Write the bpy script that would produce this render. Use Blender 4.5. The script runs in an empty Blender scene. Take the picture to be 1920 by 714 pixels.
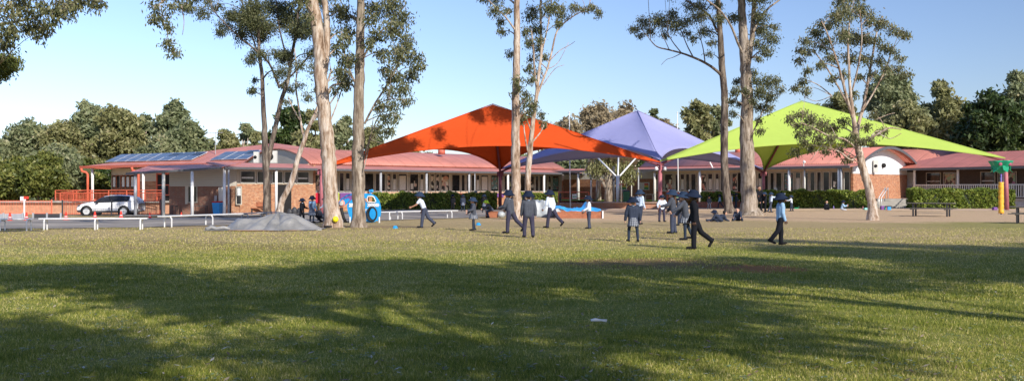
import bpy, math, random
import numpy as np
from mathutils import Vector, Matrix
random.seed(7); RNG = np.random.default_rng(11)
sc = bpy.context.scene; COL = sc.collection
PI = math.pi; F = 1900.0; CZ = 1.4
def X(u, D): return (u-960.0)*D/F              # metres to the right of the camera axis at distance D
def Z(v, D): return CZ+(357.0-v)*D/F
def P(u, v, D): return Vector((X(u, D), D, Z(v, D)))
def sstep(t): t = min(1, max(0, t)); return t*t*(3-2*t)
def gz(x, y):                                   # height of the ground
    return -0.55*sstep((y-48)/24.0)*sstep((-7-x)/13.0) - 0.25*sstep((y-78)/20.0)*sstep((-24-x)/10.0)
def G(u, v):                                    # where a ray through a point meets the ground
    z = 0.0
    for _ in range(12):
        D = (CZ-z)*F/(v-357.0); z = .5*z+.5*gz(X(u, D), D)
    return Vector((X(u, D), D, gz(X(u, D), D)))
# ------------------------------------------------------------------ materials
def nmat(name):
    m = bpy.data.materials.new(name); m.use_nodes = True
    nt = m.node_tree; b = nt.nodes['Principled BSDF']; return m, nt, b
def N(nt, t, **kw):
    n = nt.nodes.new(t)
    for k, v in kw.items():
        if k.startswith('i_'):
            key = k[2:].replace('_', ' '); n.inputs[key].default_value = v
        else: setattr(n, k, v)
    return n
def L(nt, a, b): nt.links.new(a, b)
def coords(nt, scale=(1,1,1), world=True, rot=(0,0,0)):
    g = nt.nodes.new('ShaderNodeNewGeometry') if world else nt.nodes.new('ShaderNodeTexCoord')
    mp = nt.nodes.new('ShaderNodeMapping'); mp.inputs['Scale'].default_value = scale; mp.inputs['Rotation'].default_value = rot
    L(nt, g.outputs['Position'] if world else g.outputs['Object'], mp.inputs['Vector']); return mp.outputs[0]
def noise(nt, vec, scale, detail=4, rough=.6):
    n = N(nt, 'ShaderNodeTexNoise'); n.inputs['Scale'].default_value = scale
    n.inputs['Detail'].default_value = detail; n.inputs['Roughness'].default_value = rough
    L(nt, vec, n.inputs['Vector']); return n.outputs['Fac']
def ramp(nt, fac, stops):
    r = nt.nodes.new('ShaderNodeValToRGB'); e = r.color_ramp.elements
    while len(e) < len(stops): e.new(.5)
    for el, (p, c) in zip(e, stops): el.position = p; el.color = (*c, 1) if len(c) == 3 else c
    L(nt, fac, r.inputs[0]); return r.outputs[0]
def mixc(nt, fac, a, b, mode='MIX'):
    m = nt.nodes.new('ShaderNodeMix'); m.data_type = 'RGBA'; m.blend_type = mode
    if isinstance(fac, (int, float)): m.inputs[0].default_value = fac
    else: L(nt, fac, m.inputs[0])
    for s, i in ((a, 6), (b, 7)):
        if isinstance(s, tuple): m.inputs[i].default_value = (*s, 1)
        else: L(nt, s, m.inputs[i])
    return m.outputs[2]
def bump(nt, b, h, strength=.3, dist=.02):
    n = nt.nodes.new('ShaderNodeBump'); n.inputs['Strength'].default_value = strength; n.inputs['Distance'].default_value = dist
    L(nt, h, n.inputs['Height']); L(nt, n.outputs[0], b.inputs['Normal'])
def simple(name, c, rough=.6, var=.12, scale=6., spec=.3, metal=0, bmp=0):
    m, nt, b = nmat(name); v = coords(nt)
    n = noise(nt, v, scale)
    lo = tuple(x*(1-var*1.6) for x in c); hi = tuple(min(1, x*(1+var)) for x in c)
    L(nt, ramp(nt, n, [(.3, lo), (.7, hi)]), b.inputs['Base Color'])
    b.inputs['Roughness'].default_value = rough; b.inputs['Specular IOR Level'].default_value = spec; b.inputs['Metallic'].default_value = metal
    if bmp: bump(nt, b, noise(nt, v, scale*6), bmp, .01)
    return m
M = {}
def brick_mat(name, dirx, c1, c2, mortar):
    m, nt, b = nmat(name)
    g = N(nt, 'ShaderNodeNewGeometry'); sx = N(nt, 'ShaderNodeSeparateXYZ'); L(nt, g.outputs['Position'], sx.inputs[0])
    a = N(nt, 'ShaderNodeMath', operation='MULTIPLY'); L(nt, sx.outputs[0], a.inputs[0]); a.inputs[1].default_value = dirx[0]
    a2 = N(nt, 'ShaderNodeMath', operation='MULTIPLY_ADD'); L(nt, sx.outputs[1], a2.inputs[0]); a2.inputs[1].default_value = dirx[1]; L(nt, a.outputs[0], a2.inputs[2])
    cb = N(nt, 'ShaderNodeCombineXYZ'); L(nt, a2.outputs[0], cb.inputs[0]); L(nt, sx.outputs[2], cb.inputs[1])
    br = N(nt, 'ShaderNodeTexBrick'); L(nt, cb.outputs[0], br.inputs['Vector'])
    br.inputs['Color1'].default_value = (*c1, 1); br.inputs['Color2'].default_value = (*c2, 1); br.inputs['Mortar'].default_value = (*mortar, 1)
    br.inputs['Scale'].default_value = 1; br.inputs['Brick Width'].default_value = .24; br.inputs['Row Height'].default_value = .086
    br.inputs['Mortar Size'].default_value = .012; br.inputs['Bias'].default_value = -.1
    n = noise(nt, g.outputs['Position'], 1.3); n2 = noise(nt, cb.outputs[0], 5, 2)
    c = mixc(nt, ramp(nt, n, [(.3, (0,0,0)), (.75, (.5,.5,.5))]), br.outputs[0], tuple(x*.55 for x in c1))
    c = mixc(nt, ramp(nt, n2, [(.45, (0,0,0)), (.62, (.6,.6,.6))]), c, tuple(min(1, x*1.35) for x in c2))
    L(nt, c, b.inputs['Base Color']); b.inputs['Roughness'].default_value = .85; return m
M['brick'] = brick_mat('brick', (.707, .707), (.56,.26,.12), (.24,.085,.04), (.46,.37,.28))
M['brick_end'] = brick_mat('brick_end', (.707, .707), (.58,.25,.11), (.24,.08,.04), (.46,.36,.28)); M['brick_b'] = brick_mat('brick_right_wing', (-.707, .707), (.46,.20,.09), (.20,.07,.035), (.42,.34,.26))
M['brick_low'] = brick_mat('brick_low', (1, 0), (.40,.19,.11), (.30,.12,.07), (.42,.36,.30))
M['brick_pale'] = brick_mat('brick_pale', (.707, .707), (.46,.27,.17), (.55,.36,.25), (.5,.45,.4))
def roof_mat(name, c, d, pitch=.2, tile=0, seam=0):
    m, nt, b = nmat(name); g = N(nt, 'ShaderNodeNewGeometry')
    dt = N(nt, 'ShaderNodeVectorMath', operation='DOT_PRODUCT'); L(nt, g.outputs['Position'], dt.inputs[0]); dt.inputs[1].default_value = (d[0], d[1], 0)
    s = N(nt, 'ShaderNodeMath', operation='MULTIPLY'); L(nt, dt.outputs['Value'], s.inputs[0]); s.inputs[1].default_value = 2*PI/pitch
    sn = N(nt, 'ShaderNodeMath', operation='SINE'); L(nt, s.outputs[0], sn.inputs[0])
    n = noise(nt, coords(nt, (1,1,1)), .5, 5); n2 = noise(nt, coords(nt, (1,1,1)), 5, 3)
    col = ramp(nt, n, [(.25, tuple(x*.78 for x in c)), (.55, c), (.8, tuple(min(1, x*1.16) for x in c))])
    col = mixc(nt, ramp(nt, n2, [(.5, (0,0,0)), (.75, (.35,.35,.35))]), col, tuple(x*.6 for x in c))
    # sheet laps: thin darker lines across the run of the roof
    s3 = N(nt, 'ShaderNodeMath', operation='MULTIPLY'); L(nt, dt.outputs['Value'], s3.inputs[0]); s3.inputs[1].default_value = 2*PI/1.52
    sn3 = N(nt, 'ShaderNodeMath', operation='SINE'); L(nt, s3.outputs[0], sn3.inputs[0])
    col = mixc(nt, ramp(nt, sn3.outputs[0], [(.90, (0,0,0)), (.99, (.4,.4,.4))]), col, tuple(x*.5 for x in c))
    h = sn.outputs[0]
    if tile:
        z = N(nt, 'ShaderNodeSeparateXYZ'); L(nt, g.outputs['Position'], z.inputs[0])
        t = N(nt, 'ShaderNodeMath', operation='MULTIPLY'); L(nt, z.outputs[2], t.inputs[0]); t.inputs[1].default_value = 2*PI/.13
        tn = N(nt, 'ShaderNodeMath', operation='SINE'); L(nt, t.outputs[0], tn.inputs[0])
        col = mixc(nt, ramp(nt, tn.outputs[0], [(.6, (0,0,0)), (.95, (.6,.6,.6))]), col, tuple(x*.45 for x in c))
        ad = N(nt, 'ShaderNodeMath', operation='ADD'); L(nt, h, ad.inputs[0]); L(nt, tn.outputs[0], ad.inputs[1]); h = ad.outputs[0]
    L(nt, col, b.inputs['Base Color']); b.inputs['Roughness'].default_value = .5
    bump(nt, b, h, .35, .03); return m
RED = (.55, .215, .165)
M['roof'] = roof_mat('roof_red', RED, (.707, .707)); M['roof2'] = roof_mat('roof_red_cross', RED, (-.707, .707))
M['roof_flat'] = roof_mat('roof_red_left', RED, (1, 0)); M['tile'] = roof_mat('roof_tile', (.54,.19,.145), (.6,-.8), .3, 1)
M['brown_roof'] = roof_mat('shelter_lining', (.42,.33,.27), (0, 1), .9)
M['gutter'] = simple('dark_gutter', (.10,.10,.11), .5); M['coral'] = simple('coral_paint', (.62,.13,.07), .5, .15, 3)
M['coral2'] = simple('coral_gutter', (.55,.14,.09), .5)
M['cream'] = simple('cream_paint', (.56,.51,.42), .7, .06, 2); M['white'] = simple('white_paint', (.74,.74,.74), .5, .05, 3)
M['offwhite'] = simple('offwhite', (.60,.59,.55), .6, .06, 3)
def siding(name, c):
    m, nt, b = nmat(name); g = N(nt, 'ShaderNodeNewGeometry'); z = N(nt, 'ShaderNodeSeparateXYZ'); L(nt, g.outputs['Position'], z.inputs[0])
    fr = N(nt, 'ShaderNodeMath', operation='FRACT'); t = N(nt, 'ShaderNodeMath', operation='MULTIPLY'); L(nt, z.outputs[2], t.inputs[0]); t.inputs[1].default_value = 1/.17
    L(nt, t.outputs[0], fr.inputs[0])
    L(nt, mixc(nt, ramp(nt, fr.outputs[0], [(0, (1,1,1)), (.14, (0,0,0))]), c, tuple(x*.5 for x in c)), b.inputs['Base Color'])
    bump(nt, b, fr.outputs[0], .6, .03); b.inputs['Roughness'].default_value = .65; return m
M['siding'] = siding('cream_siding', (.50,.47,.41)); M['siding_w'] = siding('white_siding', (.74,.76,.78))
M['pink'] = simple('dusty_pink_steel', (.40,.13,.15), .5, .12, 2); M['pinkd'] = simple('plum_steel', (.20,.055,.07), .5)
M['steel'] = simple('galvanised', (.45,.46,.48), .45, .1, 3, .5, .3); M['greypost'] = simple('grey_post', (.36,.37,.40), .5)
M['alu'] = simple('aluminium', (.80,.80,.80), .35, .06, 3, .5, .25)
M['dark'] = simple('dark_interior', (.018,.017,.018), .9); M['black'] = simple('black_rubber', (.02,.02,.02), .6)  # dark_interior: unlit depth of openings put into a near-black colour
def glass_mat():
    m, nt, b = nmat('dark_glass'); v = coords(nt)  # opaque pane, unlit interiors behind it painted in as mottled near black
    n = noise(nt, v, .9, 3)
    L(nt, ramp(nt, n, [(.35, (.008,.009,.011)), (.6, (.03,.032,.036)), (.75, (.07,.065,.06))]), b.inputs['Base Color'])
    b.inputs['Roughness'].default_value = .08; b.inputs['Specular IOR Level'].default_value = .5; return m
M['glass'] = glass_mat()
def poster_mat(name, base, cols, sc_, thr=.5):
    m, nt, b = nmat(name); v = coords(nt)
    vo = N(nt, 'ShaderNodeTexVoronoi'); vo.inputs['Scale'].default_value = sc_; L(nt, v, vo.inputs['Vector']); vo.distance = 'CHEBYCHEV'
    sp = N(nt, 'ShaderNodeSeparateColor'); L(nt, vo.outputs['Color'], sp.inputs[0])
    c = ramp(nt, sp.outputs[0], [(i/max(1, len(cols)-1), k) for i, k in enumerate(cols)])
    L(nt, mixc(nt, ramp(nt, sp.outputs[1], [(thr-.01, (0,0,0)), (thr+.01, (1,1,1))]), base, c), b.inputs['Base Color']); b.inputs['Roughness'].default_value = .6
    return m
M['paper'] = simple('paper', (.70,.70,.68), .7, .1, 8)
M['papers'] = poster_mat('pinned_papers', (.03,.03,.03), [(.7,.7,.68), (.55,.2,.15), (.65,.62,.5), (.75,.75,.72)], 3.4, .45)
M['teal'] = poster_mat('teal_display', (.10,.22,.22), [(.5,.6,.6), (.1,.3,.32), (.4,.1,.1)], 5, .5)
M['books'] = poster_mat('display_cards', (.10,.05,.04), [(.6,.3,.2), (.3,.5,.3), (.6,.55,.4), (.5,.2,.3)], 4.5, .35)
M['solar'] = simple('solar_cell', (.09,.13,.20), .28, .12, 1.5, .6); M['concrete'] = simple('concrete', (.34,.32,.29), .9, .15, 3, .2, 0, .2)
M['timber'] = simple('brown_timber', (.34,.13,.07), .8, .2, 4); M['woodgrey'] = simple('weathered_board', (.14,.125,.11), .8, .2, 4)
M['darksteel'] = simple('dark_steel', (.05,.05,.055), .5)
M['bluebin'] = simple('blue_plastic', (.05,.33,.72), .4, .05); M['redlid'] = simple('red_plastic', (.65,.03,.03), .4, .05)
M['greenbin'] = simple('green_plastic', (.02,.11,.06), .4); M['blue'] = simple('play_blue', (.02,.30,.68), .35, .05)
M['cone'] = simple('cone_red', (.70,.05,.03), .5, .05); M['yellow'] = simple('yellow_ball', (.85,.75,.02), .4, .03)
M['pad'] = simple('yellow_pad', (.80,.42,.04), .5, .1, 5, .4, 0, .6); M['purple'] = simple('purple_pipe', (.18,.14,.42), .4)
M['emerald'] = simple('emerald_plastic', (.01,.30,.16), .4, .05); M['salmon'] = simple('salmon_panel', (.75,.32,.24), .5)
M['redpanel'] = simple('red_panel', (.55,.02,.05), .5); M['lime'] = simple('lime_panel', (.36,.48,.03), .5); M['violet'] = simple('violet_panel', (.17,.07,.26), .5)
def asphalt():
    m, nt, b = nmat('asphalt'); v = coords(nt)
    n = noise(nt, v, .35, 6, .65); n2 = noise(nt, v, 30, 3)
    c = ramp(nt, n, [(.3, (.14,.125,.11)), (.5, (.24,.21,.18)), (.65, (.38,.33,.275))])
    L(nt, mixc(nt, ramp(nt, n2, [(.4, (0,0,0)), (.8, (.5,.5,.5))]), c, (.24,.22,.2)), b.inputs['Base Color'])
    b.inputs['Roughness'].default_value = .9; bump(nt, b, n2, .4, .02); return m
M['asphalt'] = asphalt()
def fabric(name, c, trans, rough=.75):
    m, nt, b = nmat(name); v = coords(nt)
    n = noise(nt, v, .5, 3); w = noise(nt, coords(nt, (1,1,6)), 3, 2)
    col = mixc(nt, ramp(nt, n, [(.3, (0,0,0)), (.8, (.35,.35,.35))]), c, tuple(x*.8 for x in c))
    L(nt, col, b.inputs['Base Color']); b.inputs['Roughness'].default_value = rough; b.inputs['Specular IOR Level'].default_value = .15
    wr = noise(nt, coords(nt, (.35,.35,1.2)), 1.1, 3); bump(nt, b, wr, .35, .22)
    t = N(nt, 'ShaderNodeBsdfTranslucent'); L(nt, col, t.inputs[0]); mx = N(nt, 'ShaderNodeMixShader'); mx.inputs[0].default_value = trans
    L(nt, b.outputs[0], mx.inputs[1]); L(nt, t.outputs[0], mx.inputs[2]); L(nt, mx.outputs[0], nt.nodes['Material Output'].inputs[0]); return m
M['sail_orange'] = fabric('orange_shade_cloth', (.64,.082,.014), .20); M['sail_purple'] = fabric('lavender_shade_cloth', (.33,.34,.60), .08)
M['sail_green'] = fabric('lime_shade_cloth', (.47,.62,.13), .30)
def tarp(name, c):
    m, nt, b = nmat(name); v = coords(nt); n = noise(nt, v, 1.6, 4, .6)
    L(nt, ramp(nt, n, [(.3, tuple(x*.7 for x in c)), (.65, tuple(min(1, x*1.15) for x in c))]), b.inputs['Base Color'])
    b.inputs['Roughness'].default_value = .42; bump(nt, b, noise(nt, v, 2.2, 3, .5), .6, .10); return m
M['tarp'] = tarp('grey_tarp', (.24,.24,.24)); M['tarp_blue'] = tarp('blue_tarp', (.05,.35,.75)); M['tarp_pale'] = tarp('pale_tarp', (.42,.45,.47))
M['sand'] = simple('orange_sand', (.55,.27,.11), .95, .2, 4, .1, 0, .4)
def bark(name, stops, sc_=2.0):
    m, nt, b = nmat(name); v = coords(nt, (3,3,.55)); n = noise(nt, v, sc_, 7, .7); n2 = noise(nt, coords(nt, (7,7,.9)), sc_, 5, .7)
    c = ramp(nt, n, stops)
    L(nt, mixc(nt, ramp(nt, n2, [(.5, (0,0,0)), (.68, (.75,.75,.75))]), c, stops[0][1]), b.inputs['Base Color'])
    b.inputs['Roughness'].default_value = .9; b.inputs['Specular IOR Level'].default_value = .15; bump(nt, b, n2, .7, .05); return m
M['bark_pale'] = bark('pale_gum_bark', [(.36, (.13,.08,.05)), (.46, (.36,.26,.19)), (.56, (.52,.44,.37)), (.72, (.66,.60,.54))])
M['bark_grey'] = bark('grey_gum_bark', [(.36, (.11,.08,.06)), (.48, (.26,.21,.16)), (.60, (.42,.36,.30)), (.75, (.54,.48,.42))])
M['bark_dark'] = bark('dark_bark', [(.36, (.04,.032,.028)), (.48, (.13,.10,.08)), (.60, (.25,.21,.17)), (.78, (.42,.37,.32))])
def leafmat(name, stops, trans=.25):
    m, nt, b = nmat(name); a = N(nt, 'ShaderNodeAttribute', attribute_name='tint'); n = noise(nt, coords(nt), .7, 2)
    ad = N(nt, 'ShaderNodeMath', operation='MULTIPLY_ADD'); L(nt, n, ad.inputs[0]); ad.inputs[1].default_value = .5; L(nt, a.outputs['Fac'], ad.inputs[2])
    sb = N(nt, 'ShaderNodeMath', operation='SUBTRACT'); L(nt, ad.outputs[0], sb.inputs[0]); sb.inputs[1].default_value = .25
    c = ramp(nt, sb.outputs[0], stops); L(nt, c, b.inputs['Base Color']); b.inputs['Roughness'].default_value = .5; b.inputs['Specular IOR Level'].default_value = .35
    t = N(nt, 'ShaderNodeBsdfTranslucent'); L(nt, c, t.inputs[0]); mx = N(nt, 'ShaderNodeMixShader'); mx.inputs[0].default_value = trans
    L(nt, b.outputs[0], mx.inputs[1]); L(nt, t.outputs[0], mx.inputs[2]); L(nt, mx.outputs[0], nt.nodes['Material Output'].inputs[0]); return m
M['leaf_gum'] = leafmat('gum_leaf', [(0, (.035,.045,.02)), (.4, (.115,.13,.055)), (.75, (.23,.23,.11)), (1, (.38,.31,.19))], .32)
M['leaf_bush'] = leafmat('bush_leaf', [(0, (.04,.055,.014)), (.45, (.11,.135,.03)), (.8, (.22,.23,.055)), (1, (.32,.28,.10))])
M['leaf_far'] = leafmat('far_gum_leaf', [(0, (.10,.125,.06)), (.45, (.21,.245,.12)), (.8, (.33,.34,.18)), (1, (.42,.38,.23))], .35)
M['leaf_olive'] = leafmat('olive_leaf', [(0, (.12,.13,.05)), (.45, (.25,.255,.105)), (.8, (.36,.34,.16)), (1, (.44,.38,.21))], .35)
M['leaf_bare'] = leafmat('sparse_brown_leaf', [(0, (.18,.14,.085)), (.45, (.32,.26,.16)), (.8, (.42,.34,.21)), (1, (.48,.40,.25))], .35)
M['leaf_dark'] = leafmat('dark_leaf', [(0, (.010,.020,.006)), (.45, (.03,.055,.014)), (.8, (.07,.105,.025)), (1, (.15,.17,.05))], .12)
M['hedge'] = leafmat('hedge_leaf', [(0, (.05,.08,.012)), (.45, (.15,.21,.03)), (.8, (.30,.36,.06)), (1, (.40,.40,.10))])
M['grass'] = leafmat('grass_blade', [(0, (.09,.13,.016)), (.4, (.25,.285,.04)), (.66, (.45,.415,.09)), (1, (.74,.61,.30))], .35)
# ------------------------------------------------------------------ mesh builder
def wloc(o):
    v = Vector((0,0,0))
    while o is not None: v += o.location; o = o.parent
    return v
class MB:
    def __init__(s): s.v = []; s.f = []; s.m = []; s.k = 0
    def add(s, vs, fs):
        n = len(s.v); s.v += [tuple(p) for p in vs]; s.f += [tuple(i+n for i in f) for f in fs]; s.m += [s.k]*len(fs); return s
    def box(s, c, d, rz=0, rx=0, ry=0):
        R = Matrix.Rotation(rz, 3, 'Z') @ Matrix.Rotation(ry, 3, 'Y') @ Matrix.Rotation(rx, 3, 'X')
        vs = [R @ Vector((a*d[0]/2, b*d[1]/2, e*d[2]/2)) + Vector(c) for a in (-1,1) for b in (-1,1) for e in (-1,1)]
        return s.add(vs, [(0,1,3,2),(4,6,7,5),(0,4,5,1),(2,3,7,6),(0,2,6,4),(1,5,7,3)])
    def hexa(s, a, b):   # two quads (bottom loop a, top loop b)
        return s.add(list(a)+list(b), [(3,2,1,0),(4,5,6,7),(0,1,5,4),(1,2,6,5),(2,3,7,6),(3,0,4,7)])
    def tube(s, pts, rad, n=8, cap=True, sq=1.0):
        pts = [Vector(p) for p in pts]; m = len(pts)
        if not hasattr(rad, '__len__'): rad = [rad]*m
        vs = []; fs = []; up = None
        for i, p in enumerate(pts):
            t = (pts[min(i+1, m-1)]-pts[max(i-1, 0)])
            t = t.normalized() if t.length > 1e-9 else Vector((0,0,1))
            if up is None:
                up = t.orthogonal().normalized()
            up = (up-t*up.dot(t)); up = up.normalized() if up.length > 1e-6 else t.orthogonal().normalized()
            w = t.cross(up)
            for k in range(n):
                a = 2*PI*k/n; vs.append(p+(up*math.cos(a)+w*math.sin(a)*sq)*rad[i])
        for i in range(m-1):
            for k in range(n):
                a, b = i*n+k, i*n+(k+1) % n; fs.append((a, b, b+n, a+n))
        if cap: fs.append(tuple(range(n-1, -1, -1))); fs.append(tuple((m-1)*n+k for k in range(n)))
        return s.add(vs, fs)
    def lathe(s, c, prof, n=16, rx=0, ry=0, sy=1.0):
        R = Matrix.Rotation(ry, 3, 'Y') @ Matrix.Rotation(rx, 3, 'X'); c = Vector(c); vs = []; fs = []
        for r, z in prof:
            for k in range(n):
                a = 2*PI*k/n; vs.append(c+R @ Vector((r*math.cos(a), r*sy*math.sin(a), z)))
        for i in range(len(prof)-1):
            for k in range(n):
                a, b = i*n+k, i*n+(k+1) % n; fs.append((a, b, b+n, a+n))
        fs.append(tuple(range(n-1, -1, -1))); fs.append(tuple((len(prof)-1)*n+k for k in range(n)))
        return s.add(vs, fs)
    def sph(s, c, r, n=10, m=7):
        if not hasattr(r, '__len__'): r = (r, r, r)
        c = Vector(c); vs = [c+Vector((0,0,-r[2]))]; fs = []
        for i in range(1, m):
            ph = -PI/2+PI*i/m
            for k in range(n):
                a = 2*PI*k/n; vs.append(c+Vector((r[0]*math.cos(ph)*math.cos(a), r[1]*math.cos(ph)*math.sin(a), r[2]*math.sin(ph))))
        vs.append(c+Vector((0,0,r[2]))); t = len(vs)-1
        for k in range(n):
            fs.append((0, 1+(k+1) % n, 1+k)); fs.append((t, t-n+k, t-n+(k+1) % n))
        for i in range(m-2):
            for k in range(n):
                a, b = 1+i*n+k, 1+i*n+(k+1) % n; fs.append((a, b, b+n, a+n))
        return s.add(vs, fs)
    def prism(s, poly, off):   # planar polygon thickened by vector off
        n = len(poly); a = [Vector(p) for p in poly]; b = [p+Vector(off) for p in a]
        return s.add(a+b, [tuple(range(n-1, -1, -1)), tuple(range(n, 2*n))]+[(i, (i+1) % n, (i+1) % n+n, i+n) for i in range(n)])
    def capsule(s, a, b, ra, rb, n=10):
        a = Vector(a); b = Vector(b); d = b-a; l = d.length
        if l < 1e-6: return s.sph(a, ra, n)
        d /= l; pts = []; rad = []
        for k in range(4): t = PI/2*k/4; pts.append(a-d*ra*math.cos(t)); rad.append(max(1e-4, ra*math.sin(t)))
        pts.append(a); rad.append(ra); pts.append(b); rad.append(rb)
        for k in range(3, -1, -1): t = PI/2*k/4; pts.append(b+d*rb*math.cos(t)); rad.append(max(1e-4, rb*math.sin(t)))
        return s.tube(pts, rad, n)
    def mesh(s, name, mats, smooth=False, off=Vector((0,0,0))):
        me = bpy.data.meshes.new(name); me.from_pydata([(v[0]-off.x, v[1]-off.y, v[2]-off.z) for v in s.v], [], s.f)
        for m in (mats if isinstance(mats, (list, tuple)) else [mats]): me.materials.append(m)
        me.polygons.foreach_set('material_index', s.m)
        if smooth: me.polygons.foreach_set('use_smooth', [True]*len(s.f))
        me.update(); return me
    def build(s, name, mats, parent=None, smooth=False, bevel=0):
        me = s.mesh(name, mats, smooth, wloc(parent) if parent else Vector((0,0,0)))
        o = bpy.data.objects.new(name, me); COL.objects.link(o); o.parent = parent
        if bevel:
            b = o.modifiers.new('bevel', 'BEVEL'); b.width = bevel; b.segments = 2; b.limit_method = 'ANGLE'
        return o
def tag(o, label=None, cat=None, group=None, kind=None):
    if label: o['label'] = label
    if cat: o['category'] = cat
    if group: o['group'] = group
    if kind: o['kind'] = kind
    return o
def thing(name, label, cat, loc=(0,0,0), rz=0, group=None):
    o = bpy.data.objects.new(name, None); COL.objects.link(o); o.location = loc; o.rotation_euler = (0,0,rz); o.empty_display_size = .3
    return tag(o, label, cat, group)
def dup(root, loc, rz, label=None, scale=None):
    def cp(o, par):
        c = o.copy(); COL.objects.link(c); c.parent = par
        for ch in list(kids[o.name]): cp(ch, c)
        return c
    kids = {}
    def walk(o):
        kids[o.name] = list(o.children)
        for ch in o.children: walk(ch)
    walk(root); r = cp(root, None); r.location = loc; r.rotation_euler = (0,0,rz)
    if label: r['label'] = label
    if scale: r.scale = scale
    return r
def quads_mesh(name, V, tint, mat, nper=4, parent=None, shade=False):
    """V: (n, nper, 3) array of separate faces"""
    if parent is not None: V = V-np.array(wloc(parent))
    n = V.shape[0]; me = bpy.data.meshes.new(name); me.vertices.add(n*nper); me.loops.add(n*nper); me.polygons.add(n)
    me.vertices.foreach_set('co', V.reshape(-1).astype(np.float32)); me.loops.foreach_set('vertex_index', np.arange(n*nper, dtype=np.int32))
    me.polygons.foreach_set('loop_start', np.arange(0, n*nper, nper, dtype=np.int32))
    me.polygons.foreach_set('loop_total', np.full(n, nper, dtype=np.int32)); me.update(calc_edges=True)
    a = me.attributes.new('tint', 'FLOAT', 'POINT'); a.data.foreach_set('value', np.repeat(tint, nper).astype(np.float32))
    me.materials.append(mat); o = bpy.data.objects.new(name, me); COL.objects.link(o); o.parent = parent; return o
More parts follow.
